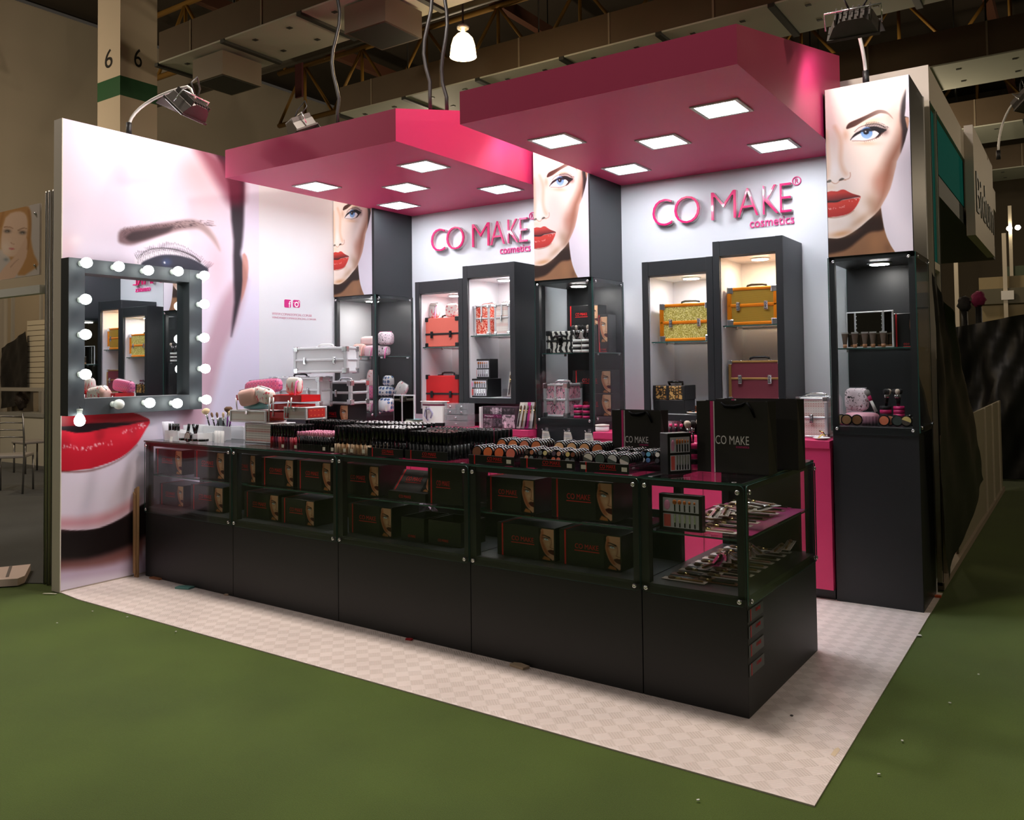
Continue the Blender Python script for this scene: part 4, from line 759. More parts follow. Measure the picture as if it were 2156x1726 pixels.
MERM = tri_mat('scale_vinyl', voro_pat(32, [(0, (214, 92, 140)), (.42, (222, 120, 160)), (.56, (168, 70, 130))], .35, rnd=0)); FEATH = tri_mat('feather_fabric', noise_pat(34, [(0, (120, 150, 160)), (.33, (236, 232, 228)), (.6, (226, 130, 140)), (.7, (90, 80, 90))], 2, .5, stretch=(1, 1, .4)))
EYEF = tri_mat('eye_print_fabric', voro_pat(26, [(0, (40, 40, 50)), (.22, (90, 130, 190)), (.36, (60, 50, 56)), (.42, (232, 230, 232))], .5, rnd=.25)); COSF = tri_mat('cosmetics_print_fabric', noise_pat(52, [(0, (40, 34, 38)), (.36, (236, 214, 222)), (.62, (60, 44, 50)), (.67, (230, 170, 180))], 2, .6))
LILAC = tri_mat('pastel_gradient_vinyl', noise_pat(7, [(0, (150, 210, 216)), (.5, (196, 180, 226)), (1, (236, 170, 210))], 0, const=False)); PSTRAP = M('pink_strap', (236, 120, 178), .4); HEARTF = tri_mat('heart_dot_fabric', voro_pat(44, [(0, (214, 96, 130)), (.24, (242, 208, 216))], .5))
# left tower: vitrine x -4.586..-4.067, floor z 1.105, shelf 1.62
zf, zs = 1.105+e, 1.62+e
def tp(px, py, Y, z, w=0): p = pw(px, py, Y); return (max(p.x, XW+.03+w/2), Y, z)
pouch('peach vinyl pouch sitting upper left on the shelf of the pouch tower', tp(757, 730, 2.2, zs, .13), .13, .09, .12, PPEACH, .2, strap=M('peach_strap', (240, 170, 160), .4), tagc=True)
pouch('pale pink vinyl pouch beside the peach pouch, pink strap hanging', tp(782, 735, 2.22, zs), .15, .1, .10, PPINK, -.1, strap=PSTRAP, tagc=True)
pouch('pale pink pouch lying on top of two pouches behind the corner post', tp(778, 705, 2.28, zs+.105), .2, .1, .085, M('blush_vinyl', (240, 206, 206), .35))
pouch('pink pouch with black-and-white cosmetics print on the shelf, lower of two', tp(805, 728, 2.2, zs), .15, .1, .095, COSF, .25, strap=PSTRAP)
pouch('round pink pouch with cosmetics print, uppermost in the pouch tower', tp(812, 705, 2.2, zs+.10), .15, .11, .12, COSF, .35, zipm=PSTRAP)
c = comake_box('small black carton behind the peach pouch', (-4.50, 2.42, zs), .13, .08, .18, face=False)
for k, (px, col) in enumerate(((728, (226, 60, 170)), (738, (206, 40, 160)))):
    t = thing('striped_cup', 'magenta cup with handle at the shelf end of the pouch tower, '+('left' if not k else 'right'), 'cup', tp(px, 735, 2.16+.07*k, zs, .06)); B().lathe([(.024, 0), (.028, .05), (.027, .05), (.023, .004)], n=16, cap1=True).done('cup', M('magenta_%d' % k, col, .3), t); B().lathe([(.0285, .034), (.029, .046)], n=16, cap0=False, cap1=False).done('white_band', WHITEP, t)
for lb, px, py, Y, z, w, d, h, m_, rz in (
    ('lilac and turquoise round pouch low behind the black case', 731, 870, 2.2, .10, .13, .1, .13, LILAC, 0), ('blue-edged flat pouch at the bottom left of the pouch tower', 733, 890, 2.18, 0, .13, .12, .10, M('pale_blue_vinyl', (190, 208, 226), .35), 0),
    ('upright cherry-dotted pouch with folded top', 752, 860, 2.38, .10, .12, .09, .20, CHERR, .2), ('tall cherry-dotted pouch standing at the back', 785, 850, 2.45, .12, .14, .06, .27, CHERR, 0),
    ('round pink heart pouch in the middle of the pile', 755, 870, 2.2, .11, .17, .11, .10, HEARTF, .1), ('purple scale pouch beside the round heart pouch', 778, 865, 2.28, .11, .13, .1, .13, MERM, 0),
    ('cherry-dotted flat pouch at the front of the pile', 752, 888, 2.17, 0, .19, .12, .105, CHERR, -.1), ('pink flat pouch with small hearts at the front of the pile', 782, 888, 2.2, 0, .15, .12, .105, HEARTF, .05),
    ('white eye-print pouch lying at the front right of the pile', 814, 885, 2.2, 0, .15, .13, .13, EYEF, .2)):
    pouch(lb, tp(px, py, Y, zf+z, w), w, d, h, m_, rz, strap=PSTRAP if 'front of' in lb else None, tagc='front' in lb)
t = tag(B().box(-.08, .08, -.06, .06, 0, .13, .003).done('dark_gift_box', BLKC, None, tp(812, 860, 2.4, zf)), 'dark box carrying two eye-print pouches in the pouch tower', 'box')
pouch('eye-print pouch lying on the dark box', tp(812, 835, 2.4, zf+.131), .19, .11, .10, EYEF, .05); pouch('eye-print pouch tipped on top of another', tp(818, 808, 2.42, zf+.232), .13, .09, .10, EYEF, -.3)
pouch('oval feather-print pouch leaning at the right of the pouch tower', tp(838, 850, 2.46, zf+.13), .12, .05, .15, FEATH, .3, (0, .5)); tag(B().box(-.05, .05, -.05, .05, 0, .128, .003).done('dark_gift_box', BLKC, None, tp(838, 850, 2.47, zf)), 'dark box beneath the oval feather pouch', 'box')
# pouches on the coral case
pouch('round feather-print pouch standing on the coral case', (pw(912, 655, 2.28).x, 2.28, 1.688+.258+e), .14, .07, .135, FEATH, 0, strap=M('lilac_pink_strap', (230, 150, 190), .4)); pouch('striped floral pouch at the right on the coral case', (pw(952, 655, 2.28).x, 2.28, 1.688+.258+e), .13, .07, .12, FLOR)
# middle tower: x -2.35..-1.842, shelf 1.61
zs2 = 1.61+e
zc = train_case('zebra print vanity case on the middle tower shelf', (pw(1151, 720, 2.14).x, 2.14, zs2), .26, .16, .17, ZEBRA, None, BLKM, split=.55, latches=1, lat=BLKG, handle=None)
B().tube([(.07, -.004, .12), (.09, -.02, .13), (.17, -.02, .13), (.19, -.004, .12)], .010, 8).done('handle', BLKG, zc)
X0 = -2.35
t = tag(B().box(0, .27, 0, .14, 0, .215, .002).done('plain_carton', BLKC, None, (X0+.12, 2.37, zs2)), 'plain black carton behind the zebra case', 'box')
comake_box('printed black carton with portrait, topmost in the middle tower', (X0+.12, 2.37, zs2+.216), .28, .14, .165)
tb = comake_box('tall printed black carton at the right of the middle tower shelf', (X0+.40, 2.36, zs2), .088, .14, .30, face=False, tz=(.05, .1), txt=(.2, .8)); ob('face_print', FACE, tb, (.012, -.0012, .08), (0, 0, 0), (.07, 1, .2))
comake_box('printed black carton stacked upper in the middle tower floor', (X0+.14, 2.40, zf+.18), .35, .15, .185); comake_box('printed black carton at the bottom of the middle tower', (X0+.15, 2.40, zf), .34, .15, .178)
def cup(label, loc, c1, c2, brushes=0, r=.033, h=.10, grp=None):
    t = thing('striped_brush_cup', label, 'brush cup', loc, 0, grp)
    for k in range(5): B().lathe([(r, h*k/5), (r+.001, h*(k+.5)/5), (r, h*(k+1)/5)], n=18, cap0=True, cap1=True).done('band', c1 if k % 2 == 0 else c2, t)
    rr = random.Random(label)
    for k in range(brushes):
        a = rr.uniform(0, 6.28); tl = Vector((math.cos(a)*.022, math.sin(a)*.018, .1)); p0 = Vector((math.cos(a)*.008, math.sin(a)*.008, h-.002)); b_ = B(); b_.m(0).cyl(p0, p0+tl*.55, .0045, .0055, 8); b_.m(1).cyl(p0+tl*.55, p0+tl*.75, .0075, .0085, 8); q = p0+tl*.75; b_.m(2).lathe([(.008, 0), (.014, .012), (.016, .026), (.008, .036)], q, tl, 10)
        b_.done('brush', [BLKG, CHROME, M('brush_hair_%d' % (k % 3), ((60, 56, 58), (206, 190, 176), (40, 38, 40))[k % 3], .9)], t)
    return t
HPINK = M('hot_pink_plastic', (226, 44, 120), .35); BAND = M('black_band', (24, 22, 24), .35)
cup('white and black striped cup with brushes, left on the middle tower shelf', tp(1215, 730, 2.13, zs2), WHITEP, BAND, 4); cup('white and black striped cup with brushes, right on the middle tower shelf', tp(1234, 730, 2.13, zs2), WHITEP, BAND, 3)
cup('pink and black striped cup, left in the middle tower floor', tp(1217, 870, 2.12, zf), HPINK, BAND); cup('pink and black striped cup, right in the middle tower floor', tp(1236, 870, 2.12, zf), HPINK, BAND)
train_case('pink city-print beauty case with silver edges in the middle tower', (-2.325, 2.14, zf), .215, .235, .262, PARIS, ALU, CHROME, split=.52, latches=1, t=.02, handle=CHROME, vbar=ALU)
# right tower: x -.123..0.376, shelf 1.60, floor 1.105
zs3 = 1.60+e
t = thing('folding_mirror', 'white tri-fold lighted mirror on the free-end tower shelf', 'mirror', (XR0+.055, 2.27, zs3)); MIRR = MATS['mirror_silver']
for x, w, rz in ((0, .055, .5), (.052, .17, 0), (.224, .07, -.5)):
    f = B().box(0, w, 0, .012, 0, .235, .002).done('leaf', WHITE, t, (x, 0 if rz == 0 else -.0, 0), (0, 0, rz if x else 0)); B().box(.007, w-.007, -.0015, 0, .008, .227).done('mirror_glass', M('dark_mirror', (120, 118, 104), .02, metal=1), f)
for k in range(8): B().cyl((.062, -.0028, .03+.025*k), (.062, -.0012, .03+.025*k), .0026, n=8).done('led_dot', WHITEP, t); B().cyl((.214, -.0028, .03+.025*k), (.214, -.0012, .03+.025*k), .0026, n=8).done('led_dot', WHITEP, t)
comake_box('printed black carton beside the tri-fold mirror', (XR0+.315, 2.3, zs3), .15, .1, .215, tz=(.06, .12), txt=(.5, .95), stripe=.2)
TUBEB = M('foundation_tan', (170, 120, 84), .3)
for k, px in enumerate((1779, 1800, 1821, 1838, 1860)):
    b_ = B(); b_.m(1).cyl((0, 0, 0), (0, 0, .022), .012, .013, 12); a = b_.ring((0, 0, .022), (0, 0, 1), .012, 12); c2 = [b_.bm.verts.new((v.co.x*1.7, v.co.y*.12, .09)) for v in a]; b_.m(2); b_.skin(a, c2); b_.m(0).box(-.021, .021, -.0025, .0025, .09, .1); tag(b_.done('squeeze_tube', [M('tube_silver', (196, 190, 186), .25, metal=.4), TUBEB, M('tube_smoke', (92, 76, 66), .2)], None, (pw(px, 720, 2.16).x, 2.16, zs3)), 'clear-topped foundation tube standing before the tri-fold mirror', 'tube', 'foundation tubes on the shelf')
# ------------------------------------------------------------------ round compacts
RIM = M('compact_black', (16, 16, 18), .12, coat=.5)
def compact_me(r=.037, t=.016):
    b_ = B(); b_.m(0).lathe([(r*.93, 0), (r, .002), (r, t*.42), (r*.97, t*.5), (r, t*.58), (r, t-.002), (r*.95, t)], ax=(0, 1, 0), n=22); return b_.mesh('compact', [RIM])
CMP = compact_me(); PANC = {}
def pan_me(kind, cols):
    k = (kind, cols)
    if k in PANC: return PANC[k]
    ms = [M('powder_%d_%d_%d' % c, c, .75) for c in cols]; b_ = B(); R = .029
    if kind == 1: b_.lathe([(R, 0), (R, -.0012)], ax=(0, 1, 0), n=20)
    elif kind == 2:
        for s in (0, 1): b_.m(s); b_.prism([(R*math.cos(a), R*math.sin(a)) for a in np.linspace(-.35+s*PI, -.35+PI+s*PI, 14)], .0012, 'y', -.0012)
    else:
        for s in range(4): b_.m(s); x, z = .0145*(-1 if s % 2 == 0 else 1), .0145*(1 if s < 2 else -1); b_.prism([(x+.0115*math.cos(a), z+.0115*math.sin(a)) for a in np.arange(0, 2*PI, PI/7)], .0012, 'y', -.0012)
    PANC[k] = b_.mesh('pan', ms); return PANC[k]
def compact(label, loc, kind, cols, rz=CA, lean=-.16, grp=None, sc=1):
    o = ob('compact', CMP, None, loc, (lean, 0, rz)); tag(o, label, 'compact', grp); o.scale = (sc, sc, sc); ob('pan', pan_me(kind, cols), o); return o
STEP = .0255
def compact_tray(where, x0, x1, y0, n, deep, kinds, z=.9957, lip=True, stick=(), zlift=.016):
    w = x1-x0; t = thing('acrylic_tray', 'clear acrylic tray of round compacts, '+where, 'tray', ct(x0, y0, z), CA); dd = deep*STEP+.045
    b_ = B(); b_.box(0, w, 0, dd, 0, .003); b_.box(0, w, .004, dd, .019, .022); b_.box(0, .002, 0, dd, .003, .05); b_.box(w-.002, w, 0, dd, .003, .05); b_.box(0, w, dd-.002, dd, .003, .05); b_.box(0, w, 0, .002, .003, .05)
    for k in range(1, n): b_.box(w*k/n-.001, w*k/n+.001, .003, dd-.003, .003, .03)
    b_.done('tray', ACRYL, t)
    if lip:
        l = B().box(0, w, -.004, -.001, 0, .047, .0006).done('front_label', BLKC, t); B().box(w*.12, w*.12+.007, -.005, -.004, 0, .047).done('red_stripe', REDP, l); fit_text('lettering', 'CO MAKE', REDP, l, w*.42, w*.74, .022, .040, -.0048, .0003); B().box(w*.41, w*.75, -.005, -.004, .015, .0175).done('underline', REDP, l)
        for s in stick: B().box(w*s, w*s+.028, -.0055, -.0042, .012, .032).done('price_sticker', STICK, t)
    g = 'compacts in '+where
    for i in range(n):
        for k in range(deep):
            kd, cs = kinds[i]
            compact('%s compact, %s, %s' % ({1: 'round blush-coloured', 2: 'round two-tone', 4: 'round four-colour'}[kd], ('foremost in ' if k == 0 else 'behind the foremost in ')+('leftmost', 'second', 'third', 'rightmost')[i]+' column', where), ct(x0+w*(i+.5)/n, y0+.018+k*STEP, z+.0445+zlift), kd, cs, grp=g, sc=min(1, w/n/.078))
def cx(px, py=970, y=.02): return catp(px, py, y)[0]
compact_tray('front tray of blushers beside the mascaras', cx(990), cx(1085), .012, 4, 6, [(1, ((122, 72, 44),)), (1, ((226, 112, 52),)), (1, ((230, 106, 52),)), (1, ((226, 116, 96),))], stick=(.84,))
compact_tray('front tray of four-colour shadows', cx(1098), cx(1213), .012, 4, 6, [(4, ((60, 44, 40), (190, 120, 84), (222, 170, 140), (120, 130, 130))), (4, ((110, 120, 126), (226, 210, 150), (60, 62, 62), (84, 50, 40))), (4, ((84, 70, 90), (210, 150, 130), (226, 120, 90), (232, 130, 110))), (4, ((226, 200, 130), (120, 62, 36), (130, 136, 130), (70, 74, 80)))], stick=(.86,))
compact_tray('front tray of two-tone duos', cx(1223), cx(1326), .012, 4, 6, [(2, ((212, 206, 196), (70, 74, 70))), (1, ((66, 84, 76),)), (2, ((196, 196, 196), (60, 74, 68))), (2, ((80, 88, 84), (216, 208, 200)))], stick=(.03, .86))
YB2 = .26
compact_tray('back tray of blushers', cx(1040, 940, YB2), cx(1137, 940, YB2), YB2, 4, 6, [(1, ((196, 108, 60),)), (1, ((216, 130, 80),)), (1, ((206, 120, 90),)), (1, ((196, 110, 64),))], z=1.012, lip=False)
compact_tray('back tray of face powders', cx(1160, 950, YB2), cx(1268, 950, YB2), YB2, 4, 6, [(1, ((226, 180, 130),)), (1, ((212, 166, 120),)), (1, ((206, 150, 100),)), (1, ((170, 96, 50),))], z=1.012, lip=False)
compact_tray('back tray of blue and white shadows', cx(1280, 960, .2), cx(1400, 960, .2), .21, 4, 6, [(4, ((226, 222, 216), (60, 60, 70), (90, 140, 190), (50, 50, 60))), (4, ((96, 96, 100), (60, 60, 64), (70, 80, 90), (230, 228, 222))), (4, ((60, 70, 100), (100, 176, 214), (226, 226, 230), (84, 130, 190))), (4, ((230, 228, 224), (96, 150, 200), (60, 60, 70), (84, 140, 200)))], z=.9957, lip=False)
for nm, x, y, w, d in (('blushers', cx(1040, 940, YB2), YB2, cx(1137, 940, YB2)-cx(1040, 940, YB2), .19), ('face powders', cx(1160, 950, YB2), YB2, cx(1268, 950, YB2)-cx(1160, 950, YB2), .19)):
    t = thing('acrylic_riser', 'low clear acrylic riser under the back tray of '+nm, 'riser', ct(x, y, .9957), CA); b_ = B(); b_.box(0, w, 0, d, .013, .0165); b_.box(0, .003, 0, d, 0, .013); b_.box(w-.003, w, 0, d, 0, .013); b_.done('riser', ACRYL, t)
# ------------------------------------------------------------------ upright tubes in trays
def gloss_me(body, cap, h=.135, r=.0085, frac=.48, tip=None):
    b_ = B(); b_.lathe([(r, 0), (r, h*frac)], n=8); A = b_.mesh('tube', body); b_ = B(); b_.lathe([(r*1.02, h*frac), (r*1.02, h-.001), (r*.96, h)], n=8); return A, b_.mesh('cap', cap)
STP = M('silver_cap_top', (200, 198, 204), .3, metal=.6)
ORD = 'first second third fourth fifth sixth seventh eighth ninth tenth eleventh twelfth thirteenth fourteenth fifteenth sixteenth'.split()
def tube_tray(where, kindlabel, x0, x1, y0, y1, nx, ny, metal, caps, h, r, frac, z=.9957, lip='clear', stick=(), top=None, cat='tube'):
    w, d = x1-x0, y1-y0; t = thing('acrylic_tray', 'clear acrylic tray of upright tubes, '+where, 'tray', ct(x0, y0-.014, z), CA); b_ = B(); b_.box(0, w, 0, d+.014, 0, .003); b_.box(0, .002, 0, d, .003, .03); b_.box(w-.002, w, 0, d, .003, .03); b_.box(0, w, d+.012, d+.014, .003, .05); b_.done('tray', ACRYL, t)
    if lip == 'clear':
        l = B().box(0, w, -.003, 0, 0, .045, .0005).done('front_lip', ACRYL, t)
    elif lip:
        l = B().box(0, w, -.004, -.001, 0, .05, .0006).done('front_label', BLKC, t); B().box(w*.13, w*.13+.007, -.005, -.004, 0, .05).done('red_stripe', REDP, l); fit_text('lettering', 'CO MAKE', REDP, l, w*.42, w*.74, .024, .042, -.0048, .0003); B().box(w*.41, w*.75, -.005, -.004, .016, .0185).done('underline', REDP, l)
    for s in stick: B().box(w*s, w*s+.02, -.0052, -.0038, .014, .034).done('price_sticker', STICK, t)
    ms = [gloss_me(b0, c0, h, r, frac) for b0, c0 in zip(metal, caps)]; tm = None
    if top: b_ = B(); b_.cyl((0, 0, h), (0, 0, h+.004), r*.9, r*.8, 8); tm = b_.mesh('cap_top', top)
    for i in range(nx):
        for k in range(ny):
            me, cm = ms[(i+k//2) % len(ms)]; p = ct(x0+w*(i+.5)/nx+random.uniform(-.001, .001), y0+d*(k+.5)/ny, z+.0032)
            o = ob({'lip': 'lip_gloss', 'bla': 'lip_pencil' if cat == 'pencil' else 'mascara_tube', 'con': 'concealer_pen', 'gra': 'mascara_tube', 'glo': 'mascara_tube', 'sli': 'eyeliner_pen'}[kindlabel[:3]], me, None, p, (random.uniform(-.03, .05), random.uniform(-.03, .03), 0)); tag(o, kindlabel+(', %s in front row, ' % ORD[i] if k == 0 else ', behind front row, ')+where, cat, 'tubes in '+where); cc = ob('cap', cm, o)
            if tm: ob('cap_top', tm, o)
RB = [M('gloss_red', (150, 30, 44), .15), M('gloss_berry', (104, 28, 52), .15), M('gloss_plum', (84, 34, 60), .15), M('gloss_rose', (186, 84, 96), .15)]; BCAP = [BLKG]*4; NUDE = [M('nude_%d' % i, c, .3) for i, c in enumerate(((214, 190, 160), (206, 176, 140), (196, 156, 116), (222, 200, 172)))]
PINKT = M('pink_cap', (226, 150, 180), .25); GRAPH = M('graphite_tube', (44, 46, 48), .28, metal=.4)
tube_tray('leftmost tray of lip glosses', 'lip gloss with black cap', cx(562, 940), cx(616, 945), .03, .22, 9, 6, RB, BCAP, .15, .0088, .5, stick=(.62,))
tube_tray('tray of pink-tipped pencils', 'black lip pencil with pink tip', cx(619, 945), cx(694, 950), .03, .22, 15, 6, [BLKG], [PINKT], .115, .0065, .78, stick=(.04, .84), cat='pencil')
tube_tray('left tray of concealer pens', 'concealer pen with long black cap', cx(697, 950), cx(735, 953), .03, .22, 4, 6, NUDE, BCAP, .16, .0105, .34, stick=(.06, .74))
tube_tray('right tray of concealer pens', 'concealer pen with long black cap', cx(736, 953), cx(773, 956), .03, .22, 4, 6, NUDE[1:]+NUDE[:1], BCAP, .16, .0105, .34, stick=(.1, .78))
tube_tray('labelled tray of silver-topped mascaras', 'black mascara with silver top', cx(776, 955), cx(850, 962), .03, .23, 9, 6, [BLKG], [BLKG], .16, .0095, .5, lip='print', top=STP)
tube_tray('labelled tray of graphite mascaras', 'graphite mascara tube', cx(855, 962), cx(944, 970), .03, .23, 11, 6, [GRAPH], [BLKG], .15, .0102, .52, lip='print')
tube_tray('back tray behind the lip glosses', 'lip gloss with tall black cap', cx(640, 920, .28), cx(735, 925, .28), .28, .46, 14, 5, RB, BCAP, .15, .0088, .45, z=1.012, lip=None)
tube_tray('back tray of silver-topped mascaras', 'black mascara with silver top', cx(745, 925, .28), cx(880, 935, .28), .28, .46, 16, 5, [BLKG], [BLKG], .155, .0095, .5, z=1.005, lip=None, top=STP)
tube_tray('back tray of black eyeliners', 'slim black eyeliner', cx(885, 930, .28), cx(960, 940, .28), .28, .46, 12, 5, [BLKG], [BLKM], .13, .007, .6, z=1.012, lip=None, cat='eyeliner')
tube_tray('back tray of glossy black mascaras', 'glossy black mascara tube', cx(968, 940, .3), cx(1050, 945, .3), .28, .46, 10, 5, [BLKG], [GRAPH], .14, .0098, .5, z=1.005, lip=None)
for nm, a, c_, z in (('lip glosses', cx(640, 920, .28), cx(735, 925, .28), 1.012), ('silver-topped mascaras', cx(745, 925, .28), cx(880, 935, .28), 1.005), ('eyeliners', cx(885, 930, .28), cx(960, 940, .28), 1.012), ('glossy mascaras', cx(968, 940, .3), cx(1050, 945, .3), 1.005)):
    b_ = B(); h = z-.9957; b_.box(0, c_-a, 0, .19, h-.003, h); b_.box(0, .003, 0, .19, 0, h-.003); b_.box(c_-a-.003, c_-a, 0, .19, 0, h-.003); tag(b_.done('acrylic_riser', ACRYL, None, ct(a, .27, .9957), (0, 0, CA)), 'low clear riser under the back tray of '+nm, 'riser')
ZC = .9957
# ------------------------------------------------------------------ stacked cases by the white wall
comake_box('black carton with portrait, on its side under the black case near the wall', (-4.30, 1.56, ZP+e), .40, .22, .19, tz=(.5, .66))
tag(B().box(-4.53, -4.10, 1.27, 1.52, ZP+e, 1.196, .002).done('plain_carton', BLKC), 'plain black carton beneath the lower white case', 'box')
wc = train_case('lower white aluminium makeup case, latches facing out, by the white wall', (-4.53, 1.25, 1.1975), .53, .17, .243, WHC, ALU, CHROME, rz=.16, split=.55, t=.022)
train_case('black makeup case with silver edges beside the lower white case', (-4.20, 1.555, ZP+.1935+.001), .33, .22, .195, BLP, ALU, CHROME, split=.5, t=.022, latches=1, handle=CHROME)
train_case('upper white aluminium makeup case, topmost of the stacked cases', (-4.245, 1.27, 1.4735), .50, .20, .215, WHC, ALU, CHROME, rz=.26, split=.5, t=.022, handle=WHITEP)
# ------------------------------------------------------------------ open cantilever case with red trays on the counter
y0 = .265; X_ = catp(516, 930, y0)[0]
t = thing('open_train_case', 'open patterned makeup case with red cantilever trays on the counter', 'makeup case', ct(X_, y0, ZC), CA); w = catp(572, 932, y0)[0]-X_
B().box(0, w, 0, .21, .010, .125, .003).done('lower_shell', TRIBAL, t); b_ = B(); bars(b_, w, .21, .135, .011); b_.done('edge_frame', ALU, t)
for xa, xb, ya, z in ((-.13, .26, -.03, .142), (w+.14, w+.36, -.01, .172)):
    l = B().box(xa+.004, xb-.004, ya+.004, ya+.18, z+.002, z+.083, .003).done('lid_half', TRIBAL, t); b_ = B(); bars(b_, xb-xa, .184, .085, .010); b_.xf(Matrix.Translation((xa, ya, z))); b_.done('lid_frame', ALU, l)
    B().box(xb-.003, xb+.003, ya+.02, ya+.165, z+.014, z+.072).done('diamond_panel', DIAM, l); B().box((xa+xb)/2-.012, (xa+xb)/2+.012, ya-.011, ya-.002, z+.055, z+.085, .003).done('latch', CHROME, l)
REDT = M('red_plastic', (196, 22, 26), .35)
for q in ((-.10, .0, .0, .17, .295, .332), (.26, .58, .01, .18, .29, .335), (.28, .54, .0, .17, .235, .272), (.27, .47, -.01, .16, .178, .217)):
    b_ = B(); b_.box(q[0], q[1], q[2], q[2]+.003, q[4], q[5]); b_.box(q[0], q[1], q[3]-.003, q[3], q[4], q[5]); b_.box(q[0], q[0]+.003, q[2], q[3], q[4], q[5]); b_.box(q[1]-.003, q[1], q[2], q[3], q[4], q[5]); b_.box(q[0], q[1], q[2], q[3], q[4], q[4]+.003); b_.done('tray', REDT, t)
for xa, za, xb, zb in ((.275, .15, .285, .32), (.32, .19, .325, .32), (-.07, .225, -.085, .31), (.5, .24, .51, .32), (.46, .19, .48, .3)): B().tube([(xa, -.014, za), (xb, -.014, zb)], .005, 6).done('link_arm', ALU, t)
def onc(x, y, z): return ct(X_+x, y0+y, ZC+z)
pouch('pink mermaid-scale pouch lying at the back of the open case', onc(.02, .15, .337), .34, .09, .105, MERM, .12, (0, -.08)); pouch('angular peach pouch in the open case, left of the floral pouch', onc(.05, .02, .262), .16, .1, .12, PPEACH, .3, (.2, -.2))
pouch('white floral pouch lying across the red trays', onc(.18, .04, .282), .22, .1, .11, FLOR, -.2, (.25, .15)); pouch('small striped satchel pouch on the right red tray', onc(.42, .09, .338), .125, .08, .12, FEATH, .1, tagc=True, strap=PSTRAP); pouch('turquoise vinyl pouch in the left lid of the open case', onc(.06, .06, .229), .24, .1, .05, TEALV, .05)
# ------------------------------------------------------------------ tester corner at the mural end
CLW = M('clear_acrylic_sheet', (236, 238, 242), .1, alpha=.16, spec=.9)
MILK = M('milky_acrylic', (238, 240, 243), .12, alpha=.42, spec=.7)
def acbox(label, x, y, w, d, h, nx=1, ny=1, z=ZC, name='acrylic_organiser', mat=None):
    t = thing(name, label, 'organiser', ct(x, y, z), CA); b_ = B(); q = .0025; b_.box(0, w, 0, d, 0, q)
    for k in range(nx+1): a = (w-q)*k/nx; b_.box(a, a+q, 0, d, q, h)
    for k in range(ny+1): a = (d-q)*k/ny; b_.box(q, w-q, a, a+q, q, h*(1 if k in (0, ny) else .9))
    b_.done('compartments', mat or ACRYL, t); return t
def stick(name, label, cat, p, top, r, cols, fr=(.5,), grp=None):
    """rod with coloured segments from p to top"""
    p, top = Vector(p), Vector(top); d = top-p; b_ = B(); s = [0]+list(fr)+[1]
    for i in range(len(s)-1): b_.m(i).cyl(p+d*s[i], p+d*s[i+1], r*(1 if i % 2 == 0 else 1.12), None, 10)
    return tag(b_.done(name, cols), label, cat, grp)
acbox('clear acrylic box of lipsticks at the mural end of the counter', -4.36, .06, .16, .12, .075, 3, 2, mat=MILK)
acbox('long clear acrylic box of testers behind the lying compacts', -4.18, .06, .22, .12, .06, 4, 2, mat=MILK)
for i, (x, y, c, tx) in enumerate(((-4.34, .09, (120, 60, 50), 0), (-4.315, .1, (206, 60, 70), 0), (-4.28, .09, (90, 50, 46), .01), (-4.25, .1, (40, 34, 36), .0), (-4.15, .1, (70, 30, 40), .03), (-4.06, .1, (120, 40, 60), .04), (-4.02, .1, (176, 90, 120), -.05))):
    p = ct(x, y, ZC+.004); stick('lipstick', 'lipstick tester standing in the acrylic box, number %s from the mural' % ('one two three four five six seven'.split()[i]), 'lipstick', p, p+Vector((tx, 0, .12)), .0095, [M('lip_%d' % i, c, .3), BLKG], (.45,), 'lipstick testers')
for i, px in enumerate((412, 431, 441, 459, 480)):
    x = ctz(px, 929, ZC)[0]; o = ob('flat_compact', CMP, None, ct(x, .035, ZC), (PI/2, 0, CA)); o.location.z += .016; o.scale = (1.05, 1.05, 1.05); tag(o, 'black compact lying flat on the front edge, %s of five' % ('first', 'second', 'third', 'fourth', 'fifth')[i], 'compact', 'lying compacts')
compact('round silver-rimmed compact standing on the tester box edge', ct(-4.06, .045, ZC+.04), 1, ((196, 180, 172),), lean=-.1)
t = thing('plastic_cup', 'translucent plastic cup at the mural end of the counter', 'cup', ct(-4.43, .13, ZC)); B().lathe([(.03, 0), (.042, .13), (.04, .13), (.029, .003)], n=20).done('cup', M('frosted_plastic', (214, 210, 224), .4, alpha=.6), t)
for i, (x, y, w, d, h) in enumerate(((-4.40, .24, .2, .12, .10), (-4.05, .19, .15, .06, .06), (-4.10, .30, .20, .1, .09))):
    acbox('clear stepped acrylic display behind the testers, '+('nearest the mural', 'front step', 'back step')[i], x, y if i < 2 else .405, w, d if i < 2 else .08, h, 6, 4, mat=MILK)
for i, x in enumerate((-3.83, -3.795, -3.76)):
    t = thing('acrylic_cylinder', 'clear acrylic tube holder beside the patterned case, '+('left', 'middle', 'right')[i], 'holder', ct(x, .12, ZC)); B().lathe([(.014, 0), (.014, .085), (.012, .085), (.012, .003)], n=14).done('cylinder', MILK, t)
HAIR = M('cream_bristle', (226, 200, 160), .9); HAIRD = M('brown_bristle', (110, 84, 66), .9); PURP = M('purple_handle', (140, 50, 160), .3)
